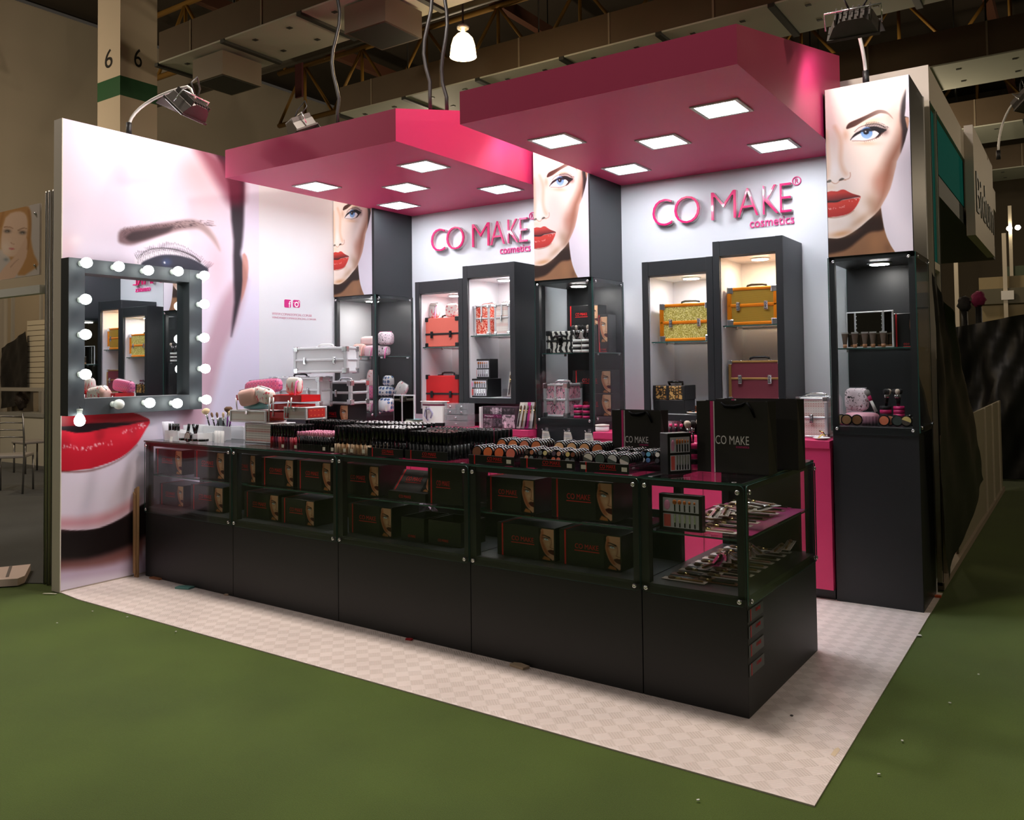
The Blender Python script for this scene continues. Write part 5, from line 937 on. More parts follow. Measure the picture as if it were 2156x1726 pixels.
for i, (px, py, big, hm) in enumerate(((441, 872, 1, HAIR), (452, 880, 0, HAIRD), (460, 880, 0, HAIRD), (470, 880, 0, HAIR), (478, 868, 1, HAIRD), (483, 876, 1, HAIR))):
    x, z = catp(px, py, .3); p = ct(x, .3, ZC+.1); q = ct(x+.012*(i-3), .3, z); b_ = B(); b_.m(0).cyl(p, p+(q-p)*.7, .005, .006, 8); b_.m(1).cyl(p+(q-p)*.7, q, .0085, .01, 8); k = 1.9 if big else .6; b_.m(2).lathe([(.009*k*.6, 0), (.014*k, .014), (.016*k, .03), (.009*k, .042)], q, q-p, 12); tag(b_.done('makeup_brush', [PURP if i > 3 else BLKG, CHROME, hm]), 'makeup brush upright in the stepped display, %s from the mural' % ('first', 'second', 'third', 'fourth', 'fifth', 'sixth')[i], 'brush', 'upright brushes')
t = acbox('clear acrylic brush block under the upright brushes', catp(436, 900, .3)[0], .265, .24, .07, .098, 6, 1, name='acrylic_block', mat=MILK)
tag(B().box(0, .03, 0, .002, 0, .035).done('price_card', WHITEP, None, ct(-4.26, .035, ZC), (-.2, 0, CA)), 'small white price card at the mural end', 'card')
# grey fan-shaped case behind the testers
tag(B().prism([(-.12, 0), (.13, 0), (.02, .15), (-.02, .15)], .05, 'y', 0).done('grey_tent_display', M('grey_card', (84, 92, 92), .5), None, ct(-4.2, .425, ZC), (0, 0, CA)), 'grey tent-shaped display card under the mirror', 'display card')
# ------------------------------------------------------------------ shopping bags
BAGM = M('black_laminated_paper', (48, 46, 44), .34, noise=.15, nscale=6, bump=.15, bscale=9)
def bag(label, loc, w, d, h, rz, handle=True, txt=True):
    t = thing('shopping_bag', label, 'shopping bag', loc, rz); b_ = B(); q = .0015; k = .012
    b_.prism([(0, 0), (w, 0), (w, h), (0, h)], q, 'y', 0); b_.prism([(0, 0), (w, 0), (w, h), (0, h)], q, 'y', d)
    for x in (0, w): b_.poly([(x, 0, 0), (x, d, 0), (x, d, h), (x+(-1 if x else 1)*k*2.2, d/2, h), (x, 0, h)]); 
    b_.box(0, w, 0, d, 0, .003); b_.done('bag_body', BAGM, t)
    for a, m_, ww in ((.20, PINKP, .016), (.235, WHITEP, .009)): B().box(w*a, w*a+ww, -.0008, 0, 0, h).done('stripe', m_, t)
    if txt:
        fit_text('lettering', 'CO MAKE', WHITEP, t, w*.27, w*.74, h*.40, h*.52, -.0005, .0003); fit_text('small_lettering', 'cosmetics', PINKP, t, w*.56, w*.74, h*.355, h*.39, -.0005, .0003)
    if handle: B().tube([(w*.36, -.004, h*.985), (w*.42, -.006, h*.93), (w*.55, -.007, h*.925), (w*.66, -.006, h*.95), (w*.7, -.004, h*.985)], [.003, .008, .009, .008, .003], 8).done('ribbon_handle', M('ribbon_black', (10, 10, 11), .95, spec=.1), t); B().tube([(w*.72, -.004, h*.985), (w*.78, -.006, h*.9), (w*.83, -.007, h*.78)], [.004, .006, .004], 8).done('ribbon_end', MATS['ribbon_black'], t)
    return t
xs_, ys_ = ctz(1509, 989, ZC); bag('large black shopping bag with white lettering at the corner of the counter', ct(-.335, .30, ZC), .345, .11, .335, CA-.02)
bag('second large black shopping bag standing behind the lettered one', ct(-.335, .55, ZC), .40, .12, .335, CA+.02, handle=False, txt=False)
x_, z_ = catp(1296, 900, .40); bag('smaller black shopping bag with white lettering behind the compacts', ct(x_-.02, .40, ZC), catp(1392, 900, .40)[0]-x_+.02, .085, catp(1340, 864, .40)[1]-ZC, CA)
# brush-set box on the corner
def brushset(label, loc, w, d, h, rz, lean=0, name='brush_set_box'):
    t = thing(name, label, 'brush set', loc, rz); t.rotation_euler = (lean, 0, rz); B().box(0, w, 0, d, 0, h, .0015).done('box', BLKC, t)
    for k, (za, zb) in enumerate(((.52, .9), (.08, .46))):
        wn = B().box(w*.1, w*.93, -.0012, 0, h*za, h*zb).done('window', M('pale_insert', (206, 204, 214), .3), t)
        if k == 0: B().ball((w*.2, -.003, h*.7), w*.07, .003, h*.14, 12, 8).done('sponge', M('pink_sponge', (232, 150, 190), .8), wn)
        else: B().box(w*.12, w*.28, -.003, -.0012, h*(za+.02), h*(zb-.02), .001).done('sponge', M('coral_cloth', (222, 96, 90), .8), wn)
        for j in range(5):
            x = w*(.38+.115*j); s = 1-.12*j; b_ = B()
            if k == 0: b_.m(0).ball((x, -.004, h*(za+.27)), w*.05*s, .003, h*.07*s, 10, 6); b_.m(1).box(x-.0025, x+.0025, -.004, -.0012, h*(za+.02), h*(za+.2))
            else: b_.m(2).box(x-.004, x+.004, -.004, -.0012, h*(za+.14), h*(zb-.01)); b_.m(1).box(x-.0028, x+.0028, -.004, -.0012, h*(za+.02), h*(za+.14))
            b_.done('brush', [M('ginger_bristle', (176, 98, 36), .8), BLKG, CHROME], wn)
    return t
brushset('black windowed brush set box standing at the counter corner', ct(*ctz(1407, 999, ZC), ZC), .13, .065, .19, CA+1.02)
cu = ctz(1455, 988, ZC); cup('pink and black striped cup with brushes on the counter, left', ct(cu[0], cu[1]+.03, ZC), HPINK, BAND, 5, .036, .125); cu = ctz(1479, 981, ZC); cup('pink and black striped cup with brushes on the counter, right', ct(cu[0], cu[1]+.04, ZC), HPINK, BAND, 5, .036, .125)
tag(B().box(0, .004, 0, .08, 0, .15).done('counter_divider', ACRYL, None, ct(-.346, .18, ZC), (0, 0, CA)), 'clear acrylic panel between striped cups and the large bag', 'panel')
# ------------------------------------------------------------------ packets in the corner counter
FILM = pane_mat('packet_film', (.92, .92, .93), 1.6)
def packet_me(cc, hc):
    b_ = B(); b_.box(0, .045, 0, .21, 0, .0012); A = b_.mesh('card', M('card_%d_%d_%d' % cc, cc, .5))
    b_ = B(); b_.m(0).cyl((.022, .015, .006), (.022, .12, .006), .0045, .005, 8); b_.m(1).cyl((.022, .12, .006), (.022, .15, .006), .0065, .0065, 8); b_.m(2).lathe([(.006, 0), (.0095, .01), (.011, .022), (.004, .034)], (.022, .15, .006), (0, 1, 0), 8); C_ = b_.mesh('brush', [M('handle_%d_%d_%d' % hc, hc, .3), M('gold_ferrule', (220, 196, 130), .2, metal=1), HAIRD])
    b_ = B(); n = 5; pr = [(.002+.041*i/(n-1), .0018+.011*math.sin(PI*i/(n-1))) for i in range(n)]; a = [b_.bm.verts.new((x, .004, z)) for x, z in pr]; c = [b_.bm.verts.new((x, .206, z*.9)) for x, z in pr]
    for i in range(n-1): b_.bm.faces.new((a[i], a[i+1], c[i+1], c[i]))
    return A, C_, b_.mesh('film', FILM)
PKS = [packet_me(a, c) for a, c in (((226, 220, 206), (60, 40, 36)), ((206, 196, 186), (150, 110, 60)), ((196, 50, 130), (30, 28, 30)), ((214, 210, 206), (206, 160, 150)), ((120, 84, 66), (40, 36, 36)))]
def packet(label, loc, rz, k, rx=0, grp=None):
    A, C_, F_ = PKS[k % 5]; o = ob('brush_packet', A, None, loc, (rx, 0, rz)); tag(o, label, 'brush packet', grp); ob('brush', C_, o); ob('film', F_, o); return o
rr = random.Random(11)
for lvl, z, nm in ((0, ZS+.002, 'upper shelf'), (1, ZB+.0135, 'lower floor')):
    for i in range(18):
        yy = .10+i*.049; packet('clear brush packet in the fan on the %s of corner counter' % nm, ct(-.10 if i % 2 else -.23, yy, z+.0005), CA+PI/2+rr.uniform(-.025, .025), rr.randrange(5) if lvl == 0 else rr.choice((0, 1, 4, 3)), grp='packets on the '+nm)
    for i in range(8): packet('clear brush packet tossed on top of the %s pile' % nm, ct(-.34+.035*i, .28+.07*i*(1 if lvl else .8), z+.022+.004*i), CA+rr.uniform(-.2, 1.3), rr.randrange(4), rr.uniform(.0, .06), 'tossed packets on the '+nm)
tag(B().box(-.45, -.03, .16, .98, 0, .0012).done('shelf_liner', M('magenta_card', (150, 30, 96), .5), None, ct(0, 0, ZS+.0003), (0, 0, CA)), 'magenta sheet under the packets on the corner shelf', 'sheet')
xb, _ = catp(1388, 1070, .10); brushset('black windowed brush set box on the corner counter shelf', ct(-.445, .10, ZS+.0005), .21, .04, .165, CA, -.0)
# ------------------------------------------------------------------ goods on the pink counters
t = thing('folding_mirror', 'white two-leaf lighted mirror on the pink counter beside pouches', 'mirror', (-3.79, 2.0, ZP+e))
for x, w in ((0, .1), (.102, .135)): f = B().box(0, w, 0, .014, 0, .262, .002).done('leaf', WHITE, t, (x, 0, 0)); B().box(.007, w-.007, -.0015, 0, .01, .252).done('mirror_glass', MATS['dark_mirror'], f)
for i, (x, y, z, c, r_) in enumerate(((-3.93, 2.0, 0, (60, 66, 60), .1), (-3.55, 1.985, 0, (226, 220, 206), .3), (-3.57, 1.99, .013, (150, 150, 110), -.1), (-3.55, 2.0, .026, (226, 228, 220), .2), (-3.56, 2.0, .039, (84, 90, 80), -.2))):
    q = thing('eyeshadow_palette', 'flat palette on the pink counter, '+('left of the mirror', 'lowest in the pile', 'second in the pile', 'third in the pile', 'topmost in the pile')[i], 'palette', (x, y, ZP+e+z), r_); B().box(-.085, .085, -.02, .09, 0, .012, .001).done('cover', M('palette_%d' % i, c, .4), q); B().box(-.07, .07, -.01, .08, .012, .0126).done('sheet', WHITEP if i % 2 else TEALV, q)
q = thing('eyeshadow_palette', 'open palette with teal pans lying below the pouch tower', 'palette', (-4.02, 1.99, ZP+e), -.2); B().box(0, .2, 0, .12, 0, .012, .001).done('cover', BLKC, q)
for i in range(6): B().box(.012+.06*(i % 3), .062+.06*(i % 3), .012+.055*(i//3), .057+.055*(i//3), .012, .0135).done('pan', M('pan_teal_%d' % (i % 3), ((60, 120, 130), (206, 176, 120), (120, 150, 160))[i % 3], .6), q)
t = thing('hexagonal_carton', 'white six-sided carton with curler picture on the pink counter', 'carton', (-3.34, 2.02, ZP+e)); R_ = .125
hx = [(R_*math.cos(a+.5), .5*R_*math.sin(a+.5)) for a in np.arange(0, 2*PI, PI/3)]; B().prism(hx, .185, 'z', .02).done('carton', WHITEP, t); B().prism([(x*1.01, y*1.01) for x, y in hx], .03, 'z', 0).done('base_band', BLKC, t); B().prism([(x*1.004, y*1.004) for x, y in hx], .014, 'z', .172).done('wine_band', M('wine_print', (110, 30, 62), .5), t); B().prism([(x*1.18, y*1.18) for x, y in hx], .004, 'z', .205).done('lid_flap', WHITEP, t)
B().tube([(-.02, -.068, .05), (-.055, -.07, .09), (-.045, -.07, .14), (.0, -.07, .15), (.03, -.068, .11), (.01, -.07, .07)], .007, 6).done('printed_curler', M('lavender_print', (150, 146, 176), .4), t); B().tube([(-.03, -.072, .06), (-.035, -.072, .165)], .004, 6).done('printed_handle', BLKM, t)
t = thing('drawer_unit', 'clear acrylic drawer tower with six small drawers on the pink counter', 'drawer unit', (-3.21, 1.99, ZP+e)); W_, D_, H_ = .24, .1, .195
b_ = B(); b_.box(0, W_, 0, D_, 0, .004); b_.box(0, W_, 0, D_, H_-.004, H_); b_.box(0, .004, 0, D_, .004, H_-.004); b_.box(W_-.004, W_, 0, D_, .004, H_-.004); b_.box(.004, W_-.004, D_-.004, D_, .004, H_-.004); b_.done('shell', CLW, t); SMOKE = M('smoky_acrylic', (120, 120, 124), .12, alpha=.35, spec=.7)
for (xa, xb, za, zb) in ((.006, .118, .15, .189), (.122, .234, .15, .189), (.006, .118, .105, .146), (.122, .234, .105, .146), (.006, .234, .055, .101), (.006, .234, .006, .051)):
    f = B().box(xa, xb, .002, D_-.008, za, zb, .001).done('drawer', SMOKE, t); B().ball(((xa+xb)/2, -.006, (za+zb)/2), .009, .006, .006, 10, 6).done('knob', CHROME, f); B().box(xa-.0, xb, -.001, .001, za, zb).done('drawer_front', CLW, f)
t = thing('makeup_organiser_carton', 'dark photo-printed organiser carton under the high left cabinet', 'carton', (-2.83, 1.99, ZP+e)); B().box(0, .33, 0, .09, 0, .175, .001).done('carton', M('plum_card', (70, 44, 58), .45), t)
for i, (xa, xb, za, zb, c) in enumerate(((.02, .085, .115, .168, (60, 54, 58)), (.09, .2, .115, .168, (180, 160, 170)), (.205, .325, .115, .168, (56, 46, 52)), (.02, .2, .085, .112, (110, 30, 76)), (.02, .11, .008, .08, (120, 100, 110)), (.115, .2, .008, .08, (90, 76, 86)), (.205, .325, .008, .112, (206, 176, 190)))): B().box(xa, xb, -.001, 0, za, zb).done('picture', tri_mat('carton_pic_%d' % i, noise_pat(36, [(0, tuple(v//2 for v in c)), (.45, c), (.62, tuple(min(255, v+50) for v in c))], 3)), t)
fit_text('lettering', 'Maquiagem', WHITEP, t, .035, .12, .092, .105, -.0015, .0003); B().box(-.03, -.001, .01, .085, 0, .17).done('side_flap', WHITEP, t); B().box(.006, .012, -.001, 0, 0, .175).done('white_stripe', WHITEP, t)
acbox('clear acrylic holder of packets by the middle tower', 0, 0, .13, .1, .07, 4, 2).location = (-2.49, 1.98, ZP+e)
PKB = [packet_me(a, c) for a, c in (((222, 214, 186), (40, 36, 34)), ((230, 224, 214), (190, 130, 100)))]; PKS += PKB
for i in range(5): packet('brush packet leaning in the holder by the middle tower', (-2.50+.026*i, 2.0+.012*i, ZP+.008), .1*(i-2), 5+i % 2 if False else i, PI/2-.25, 'leaning packets left bay')
# packs hung on the middle tower base, three hooks
for hk, px in enumerate((1150, 1196, 1240)):
    x = pw(px, 930, 2.06).x
    for k in range(4): o = packet('cream brush packet hanging on the middle tower base, %s hook' % ('left', 'middle', 'right')[hk], (x-.03+.006*k, 2.055-.012*k, .76-.012*k), .12*(k-1.5), (0, 1, 3)[k % 3], PI/2, 'hanging packets %d' % hk); o.scale = (1.5, 1.15, 1.2)
    t = thing('display_hook', 'chrome peg hook on the middle tower base, '+('left', 'middle', 'right')[hk], 'hook', (x, 2.072, 1.01)); B().tube([(0, 0, 0), (0, -.06, 0), (0, -.07, .012)], .003, 6).done('peg', CHROME, t); B().box(-.012, .012, -.001, .0, -.02, .02).done('plate', CHROME, t)
# right bay
t = thing('tape_roll', 'white round pot with picture label on the pink counter near the smaller bag', 'pot', (pw(1268, 900, 2.1).x, 2.1, ZP+e)); B().lathe([(.05, 0), (.052, .01), (.052, .035), (.046, .04)], n=24).done('pot', WHITEP, t); B().lathe([(.054, .04), (.054, .05), (.02, .054)], n=24).done('lid', M('ivory', (226, 216, 206), .4), t)
t = acbox('clear stepped lipstick stand on the pink counter behind the striped cups', 0, 0, .22, .12, .05, 6, 3); t.location = (pw(1430, 910, 2.12).x-.08, 2.06, ZP+e); lx = t.location.x
for i in range(5): p = Vector((lx+.025+.04*i, 2.10, ZP+.006)); stick('lipstick', 'clear-capped pink lipstick in the stepped stand, %s' % ('far left', 'second', 'third', 'fourth', 'far right')[i], 'lipstick', p, p+Vector((0, 0, .095)), .010, [BLKG, M('lip_pink', (206, 60, 110), .3), ACRYL], (.5, .72), 'lipsticks in the stepped stand')
compact('beige powder compact propped above the lipsticks, left', (pw(1453, 888, 2.2).x, 2.2, ZP+.125), 1, ((196, 140, 84),), rz=0, lean=-.2, sc=1.2); compact('pale powder compact propped above the lipsticks, right', (pw(1476, 882, 2.2).x, 2.2, ZP+.13), 1, ((226, 196, 150),), rz=0, lean=-.2, sc=1.3)
tag(B().prism([(-.02, 0), (.19, 0), (.19, .08), (-.02, .08)], .06, 'y', 0).done('display_block', BLKC, None, (pw(1453, 888, 2.2).x-.04, 2.185, ZP+e)), 'black block propping up two powder compacts', 'block')
rc = train_case('patterned aluminium case at the end of the pink counter', (-.385, 2.2, ZP+e), .20, .25, .265, TRIBAL, ALU, CHROME, split=.5, t=.016, latches=1, handle=CHROME)
t = thing('gold_dish', 'small white dish with gold ring stand at the counter end', 'dish', (-.20, 2.10, ZP+e)); B().lathe([(.03, 0), (.055, .012), (.052, .014), (.028, .004)], n=24).done('dish', WHITEP, t); B().tube([(-.02, 0, .01), (0, .01, .03), (.02, 0, .028), (.015, -.01, .045), (-.012, 0, .055)], .005, 8).done('ring_stand', M('polished_gold', (236, 200, 120), .15, metal=1), t)
t = thing('gold_dish', 'white dish with copper ring stand on the low cabinet floor', 'dish', (pw(1468, 862, 2.2).x, 2.2, 1.153+e)); B().lathe([(.04, 0), (.075, .012), (.072, .014), (.038, .004)], n=24).done('dish', WHITEP, t); B().lathe([(.012, .004), (.018, .02), (.012, .03), (.02, .04), (.014, .05), (.018, .058)], n=14).done('ring_stand', M('polished_copper', (206, 140, 106), .18, metal=1), t)
t = thing('lipstick_tower', 'spiral acrylic tower of berry lipsticks beside the leopard case', 'lipstick tower', (-.99, 2.36, 1.153+e)); B().cyl((0, 0, 0), (0, 0, .26), .008, n=10).done('pole', ACRYL, t)
for k in range(7):
    r_ = B().lathe([(.045, .02+k*.034), (.046, .024+k*.034)], n=16).done('tier', ACRYL, t)
    for j in range(5): a = j*1.257+k*.3; B().lathe([(.008, 0), (.009, .012), (.004, .02)], (.034*math.cos(a), .034*math.sin(a), .0245+k*.034), (0, 0, 1), 8).done('lipstick', M('berry', (120, 40, 70), .35), r_)
# brush sets in the high left cabinet
brushset('black brush set box lying upper in the high left cabinet', (pw(984, 800, 2.2).x+.02, 2.24, 1.253+.157+e), .19, .12, .165, 0); brushset('black brush set box lower in the high left cabinet', (pw(984, 820, 2.16).x, 2.17, 1.253+e), .205, .2, .155, 0)
tag(B().box(0, .17, 0, .12, 0, .29, .002).done('plain_carton', BLKC, None, (-2.80, 2.4, 1.253+e)), 'plain black carton behind the acrylic packet holder, high left cabinet', 'box')
t = acbox('clear acrylic packet holder on the high left cabinet floor', 0, 0, .125, .12, .07, 3, 2); t.location = (-2.765, 2.2, 1.253+e)
for i in range(4): packet('packet leaning in the acrylic holder of the high left cabinet', (-2.74+.02*i, 2.23+.015*i, 1.253+.008), .1*(i-1), i, PI/2-.2, 'packets in the high left cabinet')
# right tower floor goods
pouch('pink pouch with lipstick print standing in the free-end tower', (pw(1805, 870, 2.3).x, 2.3, zf+.085), .15, .07, .15, COSF, 0); pouch('pink pouch with lipstick print lying in the free-end tower', (pw(1815, 890, 2.26).x, 2.26, zf), .21, .12, .08, M('pink_print_vinyl', (236, 168, 186), .4), 0); pouch('pale pink round pouch at the far left of the free-end tower', (XR0+.06, 2.42, zf), .1, .07, .19, PPINK)
for i, (px, kd, cs, dy) in enumerate(((1771, 1, ((176, 150, 110),), 0), (1782, 1, ((166, 124, 80),), -.01), (1804, 1, ((130, 84, 46),), 0), (1861, 1, ((220, 116, 80),), 0), (1873, 1, ((206, 126, 90),), .03), (1889, 1, ((60, 68, 64),), 0), (1908, 2, ((206, 180, 110), (70, 56, 46)), 0), (1884, 4, ((90, 90, 90), (190, 190, 190), (60, 60, 60), (120, 120, 120)), .06), (1917, 4, ((160, 160, 160), (90, 90, 90), (200, 200, 200), (60, 60, 60)), .06))):
    compact('compact standing on the floor of the free-end tower, %s from the left' % ('first', 'second', 'third', 'fourth', 'fifth', 'sixth', 'seventh', 'eighth, behind,', 'ninth, behind,')[i], (pw(px, 880, 2.13+dy).x, 2.13+dy, zf+.037), kd, cs, rz=.1*(i % 3-1), lean=-.1, grp='compacts in the free-end tower', sc=.95)
t = acbox('clear acrylic lipstick holder between compacts in the free-end tower', 0, 0, .10, .05, .06, 5, 2); t.location = (pw(1815, 890, 2.12).x, 2.12, zf)
cup('dark brush cup with pink rim in the free-end tower, left', (pw(1865, 870, 2.3).x, 2.3, zf), BAND, HPINK, 4, .035, .12); cup('hot pink brush cup in the free-end tower, right', (pw(1893, 870, 2.3).x, 2.3, zf), HPINK, HPINK, 4, .033, .12)
p = Vector((pw(1845, 870, 2.22).x, 2.22, zf+.086)); b_ = B(); b_.m(0).cyl((0, 0, 0), (-.03, 0, .07), .010, .009, 10); b_.m(1).cyl((-.03, 0, .07), (-.042, 0, .1), .010, .012, 10); b_.m(2).lathe([(.012, 0), (.017, .018), (.016, .035), (.008, .042)], (-.042, 0, .1), (-.4, 0, 1), 12); tag(b_.done('powder_brush', [WHITEP, HPINK, M('grey_bristle', (150, 146, 146), .9)], None, p), 'fat white brush with pink ferrule leaning over the pink pouch', 'brush')
# ------------------------------------------------------------------ litter and leaning cardboard
CARD = M('brown_cardboard', (150, 116, 78), .8, noise=.12, nscale=14, bump=.2, bscale=40)
t = thing('cardboard_sheet', 'folded brown cardboard leaning between mural and counter', 'cardboard', (-4.575, .0, FZ)); B().prism([(.02, .0), (.06, .0), (.062, .66), (.02, .64), (.012, .3)], .015, 'y', .02).done('sheet', CARD, t); B().prism([(.018, .03), (.05, .02), (.045, .6), (.018, .62)], .004, 'y', .012).done('flap', CARD, t)
def scrap(label, px, py, w, d, h, col, rz, rough=.5):
    p = at(px, py, 2, FZ); b_ = B(); b_.prism([(-w/2, -d/2), (w*.4, -d*.6), (w/2, d*.3), (-w*.1, d/2), (-w*.45, d*.2)], h, 'z', 0); tag(b_.done('paper_scrap', M('scrap_%d_%d_%d' % col, col, rough), None, (p.x, p.y, FZ+.0005), (0, 0, rz)), label, 'litter')
scrap('teal packet scrap on the white vinyl', 390, 1238, .12, .06, .012, (96, 150, 146), .4); scrap('brown wrapper scrap at the counter foot', 332, 1218, .12, .05, .01, (150, 96, 60), .1); scrap('beige crumpled scrap before the fourth counter', 1095, 1404, .10, .045, .012, (176, 156, 130), -.1); scrap('red scrap at the foot of middle counter', 862, 1347, .04, .02, .008, (170, 30, 40), .2)
scrap('small beige scrap at the foot of second counter', 478, 1253, .03, .02, .01, (196, 170, 150), .3); scrap('cream tape bit on the vinyl near its corner', 1760, 1582, .02, .08, .001, (216, 196, 166), .0); scrap('tiny dark bit on the vinyl beside the corner counter', 1667, 1507, .012, .01, .004, (40, 36, 34), 0); scrap('white chip on the green carpet by the mat edge', 1935, 1338, .025, .02, .004, (226, 226, 220), .6); scrap('orange chip at the foot of the aluminium post', 1975, 1257, .04, .03, .012, (216, 90, 40), .2); scrap('thin white thread scrap on the green carpet left', 105, 1250, .10, .012, .003, (206, 200, 186), .5)
for i, (px, py) in enumerate(((195, 1287), (268, 1299), (370, 1330), (120, 1312), (1470, 1685), (1900, 1560), (2000, 1480), (1850, 1630), (2060, 1420))): scrap('speck of lint on the green carpet, %s' % ('left front', 'left middle', 'left right', 'far left', 'near mat corner', 'right of mat', 'right side', 'lower right', 'upper right')[i], px, py, .012, .008, .003, (196, 196, 186), i)
# ------------------------------------------------------------------ exhibition hall
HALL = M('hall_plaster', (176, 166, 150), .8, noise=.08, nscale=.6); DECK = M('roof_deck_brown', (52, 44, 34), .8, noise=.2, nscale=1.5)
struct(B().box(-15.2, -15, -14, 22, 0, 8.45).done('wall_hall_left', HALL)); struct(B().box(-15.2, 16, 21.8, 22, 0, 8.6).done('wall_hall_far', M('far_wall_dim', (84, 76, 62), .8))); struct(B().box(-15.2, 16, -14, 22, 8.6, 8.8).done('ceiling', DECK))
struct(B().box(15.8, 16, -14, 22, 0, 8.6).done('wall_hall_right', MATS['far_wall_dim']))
# ventilation ducts running across the hall
DUCT = M('galvanised_duct', (96, 82, 64), .5, metal=.25, noise=.14, nscale=2.5); UNDER = M('duct_underside', (190, 194, 180), .7, noise=.06, nscale=2); DARKM = M('dark_flange', (44, 46, 42), .6)
def duct(label, y, z, d, h, x0, x1, step, boxes=()):
    t = thing('ventilation_duct', label, 'duct', (0, y, z)); B().box(x0, x1, .03, d, .02, h).done('duct_body', DUCT, t); n = int((x1-x0)/step)
    for i in range(n):
        a = x0+i*step
        B().box(a+.04, a+step-.04, 0, d+.02, 0, .02).done('underside_panel', UNDER, t); B().box(a-.035, a+.035, -.01, d+.03, -.03, .015).done('flange', DARKM, t)
        B().box(a+step*.5-.012, a+step*.5+.012, .022, .03, .02, h).done('side_seam', M('duct_seam', (140, 128, 108), .5, metal=.2), t)
        for sx in (.25, .7):
            for sy in (.25, .75): B().box(a+step*sx-.03, a+step*sx+.03, d*sy-.025, d*sy+.025, -.006, 0).done('fixing_plate', DARKM, t)
    for bx_ in boxes:
        q = B().box(bx_-.3, bx_+.3, d*.5-.3, d*.5+.3, -.33, -.03).done('air_outlet', M('outlet_metal', (126, 116, 102), .5, metal=.2), t); B().box(bx_-.27, bx_+.27, d*.5-.27, d*.5+.27, -.335, -.33).done('grille', M('grille_dark', (58, 60, 56), .6), q)
    for hx_ in np.arange(x0+1, x1, 2.4): B().cyl((hx_, d*.5, h), (hx_, d*.5, 8.6-z), .012, n=6).done('hanger_rod', DARKM, t)
    return t
duct('near ceiling duct with hanging outlets above the mural wall', 2.85, 5.5, .87, .43, -8.62, 9, 1.35, (-7.75, -5.05)); duct('second ceiling duct passing behind the pendant lamp', 5.79, 5.5, 1.0, .43, -8.3, 12, 1.35, (3.6,)); duct('third ceiling duct further into the hall', 9.4, 5.6, 1.2, .5, -8, 14, 1.5, (2.5, 6)); duct('fourth ceiling duct, far right', 13.2, 5.6, 1.3, .5, -4, 14, 1.5, (3.2,)); duct('farthest ceiling duct near the far wall', 17.2, 5.6, 1.3, .5, -2, 14, 1.5)
tag(B().cyl((-12.5, 4.55, 5.95), (6, 4.55, 5.95), .10, n=14).done('ceiling_pipe', M('pipe_grey', (70, 66, 56), .5, metal=.3)), 'long grey pipe between the first two ducts', 'pipe')
# yellow roof trusses
YEL = M('yellow_steel', (126, 92, 28), .6, noise=.1, nscale=4)
def truss(label, y, z, x0, x1, h=1.1, step=1.6):
    t = thing('roof_truss', label, 'roof truss', (0, y, z)); 
    for zz in (0, h): B().tube([(x0, 0, zz), (x1, 0, zz)], .05, 6).done('chord', YEL, t)
    for i in range(int((x1-x0)/step)):
        a = x0+i*step
        for p, q in (((a, 0), (a+step/2, h)), ((a+step/2, h), (a+step, 0)), ((a+step/2, h), (a+step/2, 0))): B().tube([(p[0], 0, p[1]), (q[0], 0, q[1])], .03, 6).done('web_member', YEL, t)
    for xx in (x0+.2, x1-.2): B().tube([(xx, 0, h), (xx, 0, 8.6-z)], .04, 6).done('hanger', YEL, t)
truss('yellow lattice roof truss nearest, over the pendant lamp', 5.0, 6.6, -13.5, 12); truss('yellow lattice roof truss in the middle of the hall', 8.2, 6.6, -12.5, 13); truss('yellow lattice roof truss further back', 11.8, 6.6, -10, 14); truss('yellow lattice roof truss far right back', 15.6, 6.6, -6, 15)
for i, x in enumerate((-11, -7, -3.5, 0, 3.5, 7, 10.5)):
    t = thing('roof_purlin', 'brown roof beam running front to back, %s from the left wall' % ('first', 'second', 'third', 'fourth', 'fifth', 'sixth', 'seventh')[i], 'roof beam', (x, 0, 7.75)); B().box(-.07, .07, -6, 21.5, 0, .22).done('beam', M('rust_steel', (84, 50, 34), .6), t); B().tube([(0, -5.5, .22), (0, -5.5, .85)], .03, 6).done('hanger', YEL, t); B().tube([(0, 20, .22), (0, 20, .85)], .03, 6).done('hanger', YEL, t)
# columns
GRN = M('green_paint', (20, 84, 44), .6); COLM = M('column_cream', (206, 192, 172), .75, noise=.05, nscale=1.5); INK = M('stencil_black', (22, 20, 18), .7)
c6 = thing('hall_column', 'cream square column with a green band and stencilled 6', 'column', (-10.3, 3.352, 0)); B().box(-.6, 0, 0, .6, 0, 8.6).done('shaft', COLM, c6); B().box(-.602, .002, -.002, .602, 5.56, 5.85).done('green_band', GRN, c6)
fit_text('stencil_number', '6', INK, c6, -.40, -.20, 6.02, 6.30, -.003, .001)
me = text_me('6', 1, INK, .001); a, b2 = width(me); zs_ = [v.co.y for v in me.vertices]; s_ = .28/(max(zs_)-min(zs_)); ob('stencil_number', me, c6, (.003, .22-a*s_*.75, 6.05-min(zs_)*s_), (PI/2, 0, PI/2), (.75*s_, s_, 1))
g0, g1 = at(1462, 30, 1, 8), at(1541, 30, 1, 8)
cg = thing('hall_column', 'green painted column with a white letter above the nearer canopy', 'column', (g0.x, 8, 0)); wg = g1.x-g0.x; B().box(0, wg, 0, .6, 0, 8.6).done('shaft', COLM, cg); zg = at(1500, 62, 1, 8).z; B().box(-.003, wg+.003, -.003, .603, zg-.1, zg+1.6).done('green_band', GRN, cg)
